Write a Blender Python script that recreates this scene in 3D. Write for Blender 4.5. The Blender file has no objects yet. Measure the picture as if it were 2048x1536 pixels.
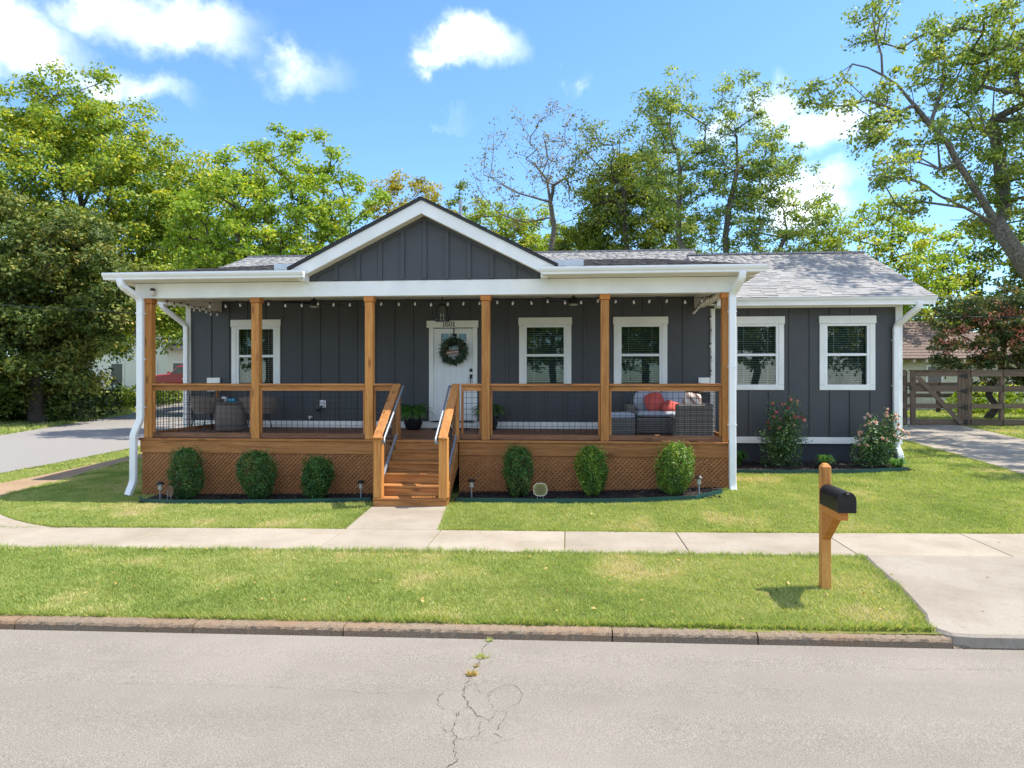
import bpy, math, random
import numpy as np
from mathutils import Vector, Matrix, Euler

R = math.radians
rng = np.random.default_rng(7)
random.seed(7)
scene = bpy.context.scene
col = scene.collection

# ------------------------------------------------------------------ camera
cam_d = bpy.data.cameras.new('camera')
cam = bpy.data.objects.new('camera', cam_d)
col.objects.link(cam)
cam_d.sensor_width = 36.0
cam_d.lens = 1365.0 / 2048.0 * 36.0
cam_d.shift_y = -8.0 / 2048.0
cam_d.clip_end = 3000.0
cam.location = (0, 0, 2.05)
cam.rotation_euler = (R(90), 0, R(4.8))
scene.camera = cam

# ------------------------------------------------------------------ world, sun, exposure
SUN_DIR = Vector((0.545, 0.10, 0.99)).normalized()
w = bpy.data.worlds.new('World')
scene.world = w
w.use_nodes = True
wt = w.node_tree
wt.nodes.clear()
WN = wt.nodes.new
WL = wt.links.new


def wmath(op, a=None, b=None, clamp=False):
    n = WN('ShaderNodeMath'); n.operation = op; n.use_clamp = clamp
    for i, v in enumerate((a, b)):
        if v is None: continue
        if isinstance(v, (int, float)): n.inputs[i].default_value = v
        else: WL(v, n.inputs[i])
    return n.outputs[0]


sky = WN('ShaderNodeTexSky')
sky.sky_type = 'NISHITA'
sky.sun_disc = False
sky.sun_elevation = math.asin(SUN_DIR.z)
sky.sun_rotation = math.atan2(SUN_DIR.x, SUN_DIR.y)
sky.air_density = 1.0
sky.dust_density = 0.35
sky.ozone_density = 2.5
tc = WN('ShaderNodeTexCoord')
# clouds: soft ragged puffs at their own directions in and just outside the view
nz = WN('ShaderNodeTexNoise'); nz.inputs['Scale'].default_value = 9.0; nz.inputs['Detail'].default_value = 5.0; nz.inputs['Roughness'].default_value = 0.62
WL(tc.outputs['Generated'], nz.inputs['Vector'])
sub = WN('ShaderNodeVectorMath'); sub.operation = 'SUBTRACT'; sub.inputs[1].default_value = (0.5, 0.5, 0.5)
WL(nz.outputs['Color'], sub.inputs[0])
scl = WN('ShaderNodeVectorMath'); scl.operation = 'SCALE'; scl.inputs['Scale'].default_value = 0.14
WL(sub.outputs[0], scl.inputs[0])
addv = WN('ShaderNodeVectorMath'); addv.operation = 'ADD'
WL(tc.outputs['Generated'], addv.inputs[0]); WL(scl.outputs[0], addv.inputs[1])
_c, _s = math.cos(R(4.8)), math.sin(R(4.8))


def dirpx(px, py):
    X = (px - 1024) / 1365.0; Z = (760 - py) / 1365.0
    return Vector((X * _c - _s, X * _s + _c, Z)).normalized()


CL = [(10, 50, 120, 85, 1.0), (330, 45, 175, 58, 1.0), (225, 172, 120, 34, .9), (60, 130, 95, 50, .95), (600, 140, 115, 44, .62),
      (950, 95, 108, 55, 1.0), (905, 135, 95, 40, .95), (1150, 158, 40, 26, .5), (1640, 255, 125, 62, 1.0), (1540, 215, 80, 48, .9),
      (1620, 400, 110, 48, .9), (1440, 280, 60, 40, .6), (900, 240, 70, 14, .35), (-300, 200, 200, 90, 1), (2300, 150, 200, 80, 1), (1350, -300, 260, 90, 1)]
clist = [(dirpx(a, b), p / 1365.0, q / 1365.0, o) for a, b, p, q, o in CL]
acc = None
for d, rx, rz, op in clist:
    sb = WN('ShaderNodeVectorMath'); sb.operation = 'SUBTRACT'; WL(addv.outputs[0], sb.inputs[0]); sb.inputs[1].default_value = d
    ml = WN('ShaderNodeVectorMath'); ml.operation = 'MULTIPLY'; WL(sb.outputs[0], ml.inputs[0])
    ml.inputs[1].default_value = (1 / rx, 1 / rx, 1 / rz)
    ln = WN('ShaderNodeVectorMath'); ln.operation = 'LENGTH'; WL(ml.outputs[0], ln.inputs[0])
    v = wmath('SUBTRACT', 1.25, ln.outputs['Value'], True)
    v = wmath('MULTIPLY', v, op)
    acc = v if acc is None else wmath('MAXIMUM', acc, v)
nz2 = nz
# denser cloud field outside the view, added to fill the shaded front with light
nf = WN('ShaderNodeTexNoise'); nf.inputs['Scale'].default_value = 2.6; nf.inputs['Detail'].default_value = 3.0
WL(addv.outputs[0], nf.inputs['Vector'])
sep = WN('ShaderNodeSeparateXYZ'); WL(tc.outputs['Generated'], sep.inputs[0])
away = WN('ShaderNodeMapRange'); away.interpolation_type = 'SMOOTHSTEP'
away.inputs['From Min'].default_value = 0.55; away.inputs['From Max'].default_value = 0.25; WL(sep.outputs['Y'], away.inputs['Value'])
fill_clouds = wmath('MULTIPLY', wmath('MULTIPLY', wmath('SUBTRACT', nf.outputs['Fac'], 0.45, True), 8.0, True), away.outputs['Result'])
acc = wmath('MAXIMUM', acc, fill_clouds)
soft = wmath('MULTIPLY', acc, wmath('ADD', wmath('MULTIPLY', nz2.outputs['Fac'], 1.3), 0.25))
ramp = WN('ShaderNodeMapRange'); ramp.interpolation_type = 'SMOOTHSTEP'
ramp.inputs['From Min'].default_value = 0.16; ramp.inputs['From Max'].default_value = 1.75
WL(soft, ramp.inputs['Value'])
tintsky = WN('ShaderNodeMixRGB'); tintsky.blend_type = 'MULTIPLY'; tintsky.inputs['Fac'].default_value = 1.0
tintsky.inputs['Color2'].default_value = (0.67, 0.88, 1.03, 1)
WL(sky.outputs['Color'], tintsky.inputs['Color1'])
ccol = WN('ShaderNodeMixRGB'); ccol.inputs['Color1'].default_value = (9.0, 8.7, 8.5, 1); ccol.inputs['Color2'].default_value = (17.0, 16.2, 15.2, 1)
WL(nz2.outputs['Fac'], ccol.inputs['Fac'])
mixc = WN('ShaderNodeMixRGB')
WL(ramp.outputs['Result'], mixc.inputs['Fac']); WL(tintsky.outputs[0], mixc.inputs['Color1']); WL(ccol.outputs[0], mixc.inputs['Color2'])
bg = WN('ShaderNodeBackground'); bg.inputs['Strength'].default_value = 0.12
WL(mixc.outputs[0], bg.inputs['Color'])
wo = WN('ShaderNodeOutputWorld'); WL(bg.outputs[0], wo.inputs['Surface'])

sun_d = bpy.data.lights.new('sun', 'SUN')
sun_d.energy = 3.5
sun_d.angle = R(0.53)
sun_d.color = (1.0, 0.92, 0.78)
sun = bpy.data.objects.new('sun', sun_d)
sun.rotation_euler = SUN_DIR.to_track_quat('Z', 'Y').to_euler()
sun.location = (20, 10, 40)
col.objects.link(sun)
vs = scene.view_settings
vs.view_transform = 'Standard'; vs.look = 'None'; vs.gamma = 1.0; vs.use_curve_mapping = False
vs.exposure = 1.24
w.cycles.sampling_method = 'MANUAL'; w.cycles.sample_map_resolution = 512
scene.render.engine = 'CYCLES'
scene.cycles.use_denoising = True
scene.cycles.max_bounces = 8
scene.cycles.transparent_max_bounces = 12
scene.cycles.sample_clamp_indirect = 6.0

# ------------------------------------------------------------------ materials
MATS = {}


class NT:
    def __init__(s, name):
        s.m = bpy.data.materials.new(name); s.m.use_nodes = True
        s.t = s.m.node_tree; s.b = s.t.nodes['Principled BSDF']; s.out = s.t.nodes['Material Output']
        MATS[name] = s.m

    def n(s, typ, **kw):
        n = s.t.nodes.new('ShaderNode' + typ)
        for k, v in kw.items():
            if hasattr(n, k): setattr(n, k, v)
            else: n.inputs[k].default_value = v
        return n

    def l(s, a, b): s.t.links.new(a, b)

    def coord(s, scale=(1, 1, 1), which='Object'):
        c = s.n('TexCoord'); mp = s.n('Mapping'); mp.inputs['Scale'].default_value = scale
        s.l(c.outputs[which], mp.inputs['Vector']); return mp.outputs[0]

    def noise(s, vec, scale, detail=4, rough=.55, dist=0.0):
        n = s.n('TexNoise'); n.inputs['Scale'].default_value = scale; n.inputs['Detail'].default_value = detail
        n.inputs['Roughness'].default_value = rough; n.inputs['Distortion'].default_value = dist
        s.l(vec, n.inputs['Vector']); return n.outputs['Fac']

    def ramp(s, fac, stops):
        r = s.n('ValToRGB'); e = r.color_ramp.elements
        while len(e) < len(stops): e.new(0.5)
        for el, (p, c) in zip(e, stops):
            el.position = p; el.color = (*c, 1) if len(c) == 3 else c
        s.l(fac, r.inputs['Fac']); return r.outputs['Color']

    def mix(s, fac, a, b, mode='MIX'):
        n = s.n('MixRGB'); n.blend_type = mode
        for i, v in ((0, fac), (1, a), (2, b)):
            if isinstance(v, (int, float)): n.inputs[i].default_value = v
            elif isinstance(v, tuple): n.inputs[i].default_value = (*v, 1)
            else: s.l(v, n.inputs[i])
        return n.outputs[0]

    def math(s, op, a, b=0.0, clamp=False):
        n = s.n('Math'); n.operation = op; n.use_clamp = clamp
        for i, v in enumerate((a, b)):
            if isinstance(v, (int, float)): n.inputs[i].default_value = v
            else: s.l(v, n.inputs[i])
        return n.outputs[0]

    def bump(s, h, strength=.3, dist=.01):
        b = s.n('Bump'); b.inputs['Strength'].default_value = strength; b.inputs['Distance'].default_value = dist
        s.l(h, b.inputs['Height']); s.l(b.outputs[0], s.b.inputs['Normal'])

    def base(s, v):
        if isinstance(v, tuple): s.b.inputs['Base Color'].default_value = (*v, 1)
        else: s.l(v, s.b.inputs['Base Color'])

    def rough(s, v):
        if isinstance(v, (int, float)): s.b.inputs['Roughness'].default_value = v
        else: s.l(v, s.b.inputs['Roughness'])


def simple(name, c, rough=.5, metal=0.0, var=.06, scale=3.0, bump=0.0, bscale=60):
    t = NT(name); v = t.coord()
    n = t.noise(v, scale, 5)
    a = tuple(max(0, x * (1 - var * 2)) for x in c); b = tuple(x * (1 + var) for x in c)
    t.base(t.ramp(n, [(.3, a), (.7, b)])); t.rough(rough); t.b.inputs['Metallic'].default_value = metal
    if bump: t.bump(t.noise(v, bscale, 3), bump, .004)
    return t.m


def wood(name, axis, dark, mid, light, rough=.6, knots=.6, var=1.0):
    t = NT(name)
    sc = [9.0, 9.0, 9.0]; sc[axis] = 0.55
    c = t.n('TexCoord'); oi = t.n('ObjectInfo')
    off = t.n('VectorMath'); off.operation = 'SCALE'; off.inputs[0].default_value = (7.3, 5.1, 9.7); t.l(oi.outputs['Random'], off.inputs['Scale'])
    ad = t.n('VectorMath'); ad.operation = 'ADD'; t.l(c.outputs['Object'], ad.inputs[0]); t.l(off.outputs[0], ad.inputs[1])
    mp = t.n('Mapping'); mp.inputs['Scale'].default_value = sc; t.l(ad.outputs[0], mp.inputs['Vector'])
    v = mp.outputs[0]
    g = t.noise(v, 2.2, 6, .62, 1.2)
    f = t.noise(v, 13, 3, .6, .4)
    colr = t.ramp(t.math('ADD', t.math('MULTIPLY', g, .75), t.math('MULTIPLY', f, .25)), [(.30, dark), (.50, mid), (.72, light)])
    big = t.noise(ad.outputs[0], .9, 3)
    colr = t.mix(t.math('MULTIPLY', big, .35), colr, tuple(x * .62 for x in mid))
    rv = t.ramp(oi.outputs['Random'], [(0, tuple(1 - var * q for q in (.26, .28, .28))), (1, tuple(1 + var * q for q in (.14, .12, .08)))])
    colr = t.mix(1.0, colr, rv, 'MULTIPLY')
    ksc = [5.0, 5.0, 5.0]; ksc[axis] = 1.7
    km = t.n('Mapping'); km.inputs['Scale'].default_value = ksc; t.l(ad.outputs[0], km.inputs['Vector'])
    vo = t.n('TexVoronoi'); vo.inputs['Scale'].default_value = 1.0; t.l(km.outputs[0], vo.inputs['Vector'])
    kk = t.ramp(vo.outputs['Distance'], [(0.07, (knots, knots, knots)), (.20, (0, 0, 0))])
    colr = t.mix(kk, colr, tuple(x * .28 for x in dark))
    t.base(colr); t.rough(rough); t.b.inputs['Specular IOR Level'].default_value = .3
    t.bump(f, .25, .003)
    return t.m


WD, WM, WLt = (.18, .066, .020), (.42, .180, .056), (.60, .315, .115)
for nm, ax in (('wood_x', 0), ('wood_y', 1), ('wood_z', 2)):
    wood(nm, ax, WD, WM, WLt)
wood('post_wood', 2, (.32, .115, .028), (.56, .242, .064), (.74, .42, .125))
wood('cap_wood', 0, (.42, .15, .03), (.58, .22, .05), (.66, .28, .075))
wood('deck_wood', 0, (.10, .048, .028), (.19, .092, .052), (.26, .14, .085))
wood('rail_low_wood', 0, (.10, .045, .024), (.21, .10, .052), (.34, .19, .12))
wood('fence_wood_x', 0, (.085, .057, .040), (.16, .115, .082), (.24, .185, .14))
wood('fence_wood_z', 2, (.075, .048, .034), (.145, .10, .07), (.22, .165, .12))
wood('lattice_wood', 0, (.20, .080, .030), (.37, .160, .060), (.48, .228, .092), .7, 0.0, .35)

simple('white_trim', (.81, .81, .79), .42, var=.05, scale=1.6)
simple('white_metal', (.80, .81, .82), .32, var=.02)
simple('cream_ceiling', (.74, .70, .64), .5, var=.03)
simple('black_metal', (.012, .012, .013), .42, .3)
simple('dark_void', (.02, .02, .022), .9)
simple('galvanised', (.30, .33, .38), .55, .7, .1)
simple('flashing', (.62, .64, .66), .45, .3, .05)
simple('wire_black', (.012, .013, .018), .5, .2)
simple('foundation', (.035, .038, .048), .8, bump=.5)
simple('soot_drip', (.018, .018, .02), .6)
simple('door_white', (.80, .81, .82), .35, var=.02)
simple('letter_black', (.02, .018, .016), .5)
simple('blind_white', (.55, .58, .57), .6, var=.03)
simple('curtain', (.03, .05, .055), .9)
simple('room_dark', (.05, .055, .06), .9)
simple('pot_black', (.012, .013, .018), .16)
simple('cushion_grey', (.34, .38, .46), .9, bump=.3)
simple('cushion_red', (.50, .085, .07), .9, var=.12, bump=.4, bscale=90)
simple('mat_dark', (.03, .03, .03), .95)
simple('blue_box', (.03, .30, .48), .5)
simple('fire_table', (.11, .105, .10), .8, bump=.5)
simple('cream_wall', (.58, .56, .44), .8, bump=.2)
simple('brick_red_roof', (.17, .12, .10), .9, var=.25, scale=12)
simple('car_red', (.42, .012, .022), .2)
simple('car_glass', (.03, .035, .04), .08)
simple('tyre', (.015, .015, .015), .85)
simple('bulb_glass', (.62, .56, .54), .12)
simple('lamp_lens', (.36, .37, .34), .3)
simple('edging_green', (.006, .060, .052), .45)
simple('sign_yellow', (.20, .185, .07), .55)
simple('sign_line', (.09, .075, .03), .55)
simple('sign_edge', (.62, .58, .46), .5)
simple('rust_brown', (.13, .07, .035), .8)
simple('sign_wood', (.16, .075, .05), .7)
simple('letter_cream', (.75, .68, .62), .6)
simple('bark', (.075, .060, .050), .95, var=.35, scale=14, bump=1.0, bscale=25)
simple('bark_light', (.16, .145, .125), .95, var=.35, scale=14, bump=1.0, bscale=25)
simple('stem_green', (.07, .10, .03), .7)
simple('wicker_band', (.10, .09, .085), .8)

t = NT('siding_grey'); v = t.coord((1, 1, .16))
n = t.noise(v, 38, 3, .6); n2 = t.noise(t.coord(), 1.3, 4)
t.base(t.mix(t.ramp(n2, [(.3, (0, 0, 0)), (.75, (.9, .9, .9))]), (.057, .060, .067), (.045, .048, .054))); t.rough(.55); t.bump(n, .18, .003)

t = NT('glass_pane')
tr = t.n('BsdfTransparent'); tr.inputs['Color'].default_value = (.86, .93, .92, 1)
gl = t.n('BsdfGlossy'); gl.inputs['Roughness'].default_value = .015
fr = t.n('Fresnel'); fr.inputs['IOR'].default_value = 1.52
ms = t.n('MixShader'); t.l(t.math('MULTIPLY', fr.outputs[0], 1.25, True), ms.inputs[0]); t.l(tr.outputs[0], ms.inputs[1]); t.l(gl.outputs[0], ms.inputs[2])
t.l(ms.outputs[0], t.out.inputs['Surface'])


def shingle(name, dark, mid, light):
    t = NT(name)
    at = t.n('Attribute'); at.attribute_name = 'tint'; oi = t.n('ObjectInfo')
    r = t.math('FRACT', t.math('ADD', at.outputs['Fac'], oi.outputs['Random']))
    c1 = t.ramp(r, [(0, dark), (.35, mid), (1, light)])
    v = t.coord()
    g = t.noise(v, 120, 2, .7)
    bl = t.noise(v, 1.1, 3)
    c1 = t.mix(t.math('MULTIPLY', g, .30), c1, dark)
    c1 = t.mix(t.math('MULTIPLY', bl, .22), c1, mid)
    t.base(c1); t.rough(.95); t.b.inputs['Specular IOR Level'].default_value = .15
    t.bump(g, .5, .004)


shingle('shingle_light', (.225, .220, .218), (.272, .268, .268), (.312, .308, .308))
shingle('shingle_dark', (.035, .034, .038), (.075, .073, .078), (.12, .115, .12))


def leafmat(name, stops, trans=.38, rough=.5, spec=.35):
    t = NT(name)
    at = t.n('Attribute'); at.attribute_name = 'tint'
    c = t.ramp(at.outputs['Fac'], stops)
    t.base(c); t.rough(rough); t.b.inputs['Specular IOR Level'].default_value = spec
    tl = t.n('BsdfTranslucent')
    t.l(t.mix(1.0, c, (1.25, 1.2, .55), 'MULTIPLY'), tl.inputs['Color'])
    ms = t.n('MixShader'); ms.inputs[0].default_value = trans
    t.l(t.b.outputs[0], ms.inputs[1]); t.l(tl.outputs[0], ms.inputs[2]); t.l(ms.outputs[0], t.out.inputs['Surface'])


leafmat('leaf_maple', [(0, (0.104, 0.186, 0.031)), (.45, (0.220, 0.329, 0.037)), (.8, (0.440, 0.470, 0.046)), (1, (0.696, 0.569, 0.062))])
leafmat('leaf_magnolia', [(0, (0.058, 0.100, 0.027)), (.5, (0.125, 0.172, 0.037)), (.85, (0.261, 0.254, 0.056)), (1, (0.362, 0.294, 0.080))], .25, .55, .25)
leafmat('leaf_bright', [(0, (0.124, 0.234, 0.029)), (.5, (0.270, 0.404, 0.036)), (.85, (0.450, 0.499, 0.045)), (1, (0.676, 0.595, 0.071))])
leafmat('leaf_yellow', [(0, (0.172, 0.188, 0.019)), (.5, (0.371, 0.325, 0.030)), (1, (0.610, 0.450, 0.053))])
leafmat('leaf_olive', [(0, (.055, .105, .020)), (.5, (.155, .225, .034)), (.85, (.30, .34, .05)), (1, (.42, .40, .07))])
leafmat('leaf_dry', [(0, (0.129, 0.128, 0.038)), (.5, (0.243, 0.203, 0.064)), (1, (0.372, 0.270, 0.090))])
leafmat('leaf_silver', [(0, (0.114, 0.197, 0.061)), (.5, (0.239, 0.340, 0.084)), (.85, (0.421, 0.479, 0.106)), (1, (0.678, 0.654, 0.116))])
leafmat('leaf_box', [(0, (0.019, 0.072, 0.019)), (.5, (0.044, 0.135, 0.026)), (.9, (0.109, 0.225, 0.039)), (1, (0.200, 0.300, 0.063))], .25, .4, .45)
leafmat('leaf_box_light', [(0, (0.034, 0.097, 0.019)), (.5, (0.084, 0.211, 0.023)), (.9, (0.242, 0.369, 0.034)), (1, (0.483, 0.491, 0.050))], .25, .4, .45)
leafmat('leaf_rose', [(0, (0.031, 0.086, 0.031)), (.5, (0.077, 0.171, 0.050)), (.85, (0.180, 0.281, 0.092)), (1, (0.569, 0.610, 0.278))], .25, .35, .5)
leafmat('leaf_fern', [(0, (0.024, 0.096, 0.018)), (.5, (0.061, 0.192, 0.032)), (1, (0.143, 0.307, 0.046))], .3)
leafmat('leaf_wreath', [(0, (.014, .030, .018)), (.5, (.034, .062, .036)), (1, (.085, .12, .07))], .1)
leafmat('leaf_crape', [(0, (0.039, 0.077, 0.027)), (.5, (0.092, 0.142, 0.046)), (.8, (0.231, 0.218, 0.069)), (1, (0.502, 0.255, 0.104))], .3)
leafmat('petal_pink', [(0, (.55, .09, .17)), (.5, (.72, .24, .28)), (1, (.82, .55, .48))], .3, .7)
leafmat('petal_pale', [(0, (.70, .25, .30)), (.5, (.80, .52, .52)), (1, (.85, .72, .62))], .3, .7)
leafmat('petal_salmon', [(0, (0.517, 0.138, 0.115)), (.6, (0.713, 0.276, 0.230)), (1, (0.759, 0.414, 0.299))], .3, .7)
leafmat('leaf_hedge', [(0, (0.048, 0.105, 0.017)), (.5, (0.135, 0.225, 0.026)), (1, (0.350, 0.390, 0.043))])
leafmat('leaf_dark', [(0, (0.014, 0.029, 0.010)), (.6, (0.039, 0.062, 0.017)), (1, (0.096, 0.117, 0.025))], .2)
leafmat('blade', [(0, (0.165, 0.247, 0.062)), (.3, (0.286, 0.381, 0.103)), (.6, (0.425, 0.481, 0.167)), (.82, (0.559, 0.514, 0.262)), (1, (0.635, 0.520, 0.367))], .42, .6, .25)
leafmat('straw', [(0, (.30, .18, .06)), (.5, (.42, .30, .09)), (1, (.52, .40, .13))], .3)

t = NT('lawn'); v = t.coord()
n1 = t.noise(v, .55, 5); n2 = t.noise(v, 7, 6, .7); n3 = t.noise(v, 55, 3, .7)
a = t.ramp(n2, [(.25, (.10, .13, .03)), (.5, (.20, .235, .05)), (.75, (.31, .29, .10))])
a = t.mix(t.math('MULTIPLY', n1, .6), a, (.27, .255, .09))
a = t.mix(t.math('MULTIPLY', n3, .5), a, (.07, .075, .02))
t.base(a); t.rough(.95); t.b.inputs['Specular IOR Level'].default_value = .1
t.bump(n3, .9, .03)

t = NT('asphalt'); v = t.coord()
n1 = t.noise(v, .45, 5); n2 = t.noise(v, 3.0, 5, .6); n3 = t.noise(v, 110, 4, .85); n4 = t.noise(v, 38, 4, .7)
a = t.ramp(n3, [(.32, (.08, .071, .060)), (.5, (.225, .203, .176)), (.68, (.41, .375, .33))])
a = t.mix(t.math('MULTIPLY', n4, .22), a, (.15, .136, .118))
a = t.mix(t.ramp(n2, [(.45, (0, 0, 0)), (.75, (.30, .30, .30))]), a, (.155, .14, .121))
a = t.mix(t.ramp(n1, [(.45, (0, 0, 0)), (.62, (.32, .32, .32))]), a, (.30, .272, .238))
st = t.ramp(t.noise(t.coord((.12, 1.0, 1)), 1.6, 4), [(.45, (0, 0, 0)), (.7, (.35, .35, .35))])
a = t.mix(st, a, (.17, .154, .134))
t.base(a); t.rough(.92); t.b.inputs['Specular IOR Level'].default_value = .2
t.bump(n3, .6, .006)

simple('crack_dark', (.085, .073, .061), .95, var=.3, scale=30)
t = NT('asphalt_side'); v = t.coord()
n3 = t.noise(v, 60, 3, .8); n2 = t.noise(v, .8, 4)
t.base(t.mix(t.math('MULTIPLY', n2, .5), t.ramp(n3, [(.3, (.165, .155, .15)), (.7, (.30, .285, .275))]), (.22, .207, .20))); t.rough(.95)


def concrete(name, lo, hi, stain, ss=.5):
    t = NT(name); v = t.coord(); oi = t.n('ObjectInfo')
    n1 = t.noise(v, 1.1, 6, .6); n2 = t.noise(v, 120, 3, .75); n3 = t.noise(v, 9, 5, .65)
    a = t.ramp(n2, [(.3, lo), (.7, hi)])
    a = t.mix(t.math('MULTIPLY', t.ramp(n1, [(.42, (0, 0, 0)), (.75, (1, 1, 1))]), ss), a, stain)
    a = t.mix(t.math('MULTIPLY', t.ramp(n3, [(.55, (0, 0, 0)), (.8, (1, 1, 1))]), ss * .8), a, stain)
    a = t.mix(1.0, a, t.ramp(oi.outputs['Random'], [(0, (.93, .93, .93)), (1, (1.05, 1.05, 1.04))]), 'MULTIPLY')
    t.base(a); t.rough(.9); t.b.inputs['Specular IOR Level'].default_value = .2
    t.bump(n2, .35, .004)


concrete('concrete', (.265, .23, .188), (.395, .35, .295), (.20, .165, .12), .7)
concrete('concrete_drive', (.225, .198, .165), (.395, .355, .305), (.18, .15, .115), .75)
concrete('curb_stone', (.06, .048, .038), (.33, .262, .195), (.25, .135, .065), .6)
concrete('dirt', (.27, .18, .11), (.40, .29, .19), (.22, .15, .085), .6)
simple('mulch', (.022, .016, .014), .95, var=.3, scale=30, bump=1.0, bscale=70)

t = NT('wicker'); v = t.coord()
wv = t.n('TexWave'); wv.bands_direction = 'Z'; wv.inputs['Scale'].default_value = 9; wv.inputs['Distortion'].default_value = 1.5; t.l(v, wv.inputs['Vector'])
wv2 = t.n('TexWave'); wv2.bands_direction = 'X'; wv2.inputs['Scale'].default_value = 9; t.l(v, wv2.inputs['Vector'])
m = t.math('MULTIPLY', wv.outputs['Fac'], t.math('ADD', t.math('MULTIPLY', wv2.outputs['Fac'], .6), .4))
t.base(t.ramp(m, [(0, (.055, .052, .05)), (.5, (.17, .165, .155)), (1, (.30, .29, .27))])); t.rough(.8); t.bump(m, .8, .012)
t = NT('wicker_brown'); v = t.coord()
wv = t.n('TexWave'); wv.bands_direction = 'Z'; wv.inputs['Scale'].default_value = 14; wv.inputs['Distortion'].default_value = 2; t.l(v, wv.inputs['Vector'])
t.base(t.ramp(wv.outputs['Fac'], [(0, (.10, .08, .07)), (1, (.30, .25, .22))])); t.rough(.8); t.bump(wv.outputs['Fac'], .6, .01)
t = NT('stripe_pillow'); v = t.coord()
wv = t.n('TexWave'); wv.bands_direction = 'DIAGONAL'; wv.inputs['Scale'].default_value = 3.2; wv.inputs['Distortion'].default_value = .6; t.l(v, wv.inputs['Vector'])
t.base(t.ramp(wv.outputs['Fac'], [(.35, (.30, .20, .17)), (.5, (.72, .66, .62))])); t.rough(.9)
t = NT('clapboard'); v = t.coord()
wv = t.n('TexWave'); wv.bands_direction = 'Z'; wv.wave_profile = 'SAW'; wv.inputs['Scale'].default_value = .9; t.l(v, wv.inputs['Vector'])
t.base((.72, .73, .72)); t.rough(.6); t.bump(wv.outputs['Fac'], .6, .03)
M = MATS


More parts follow.
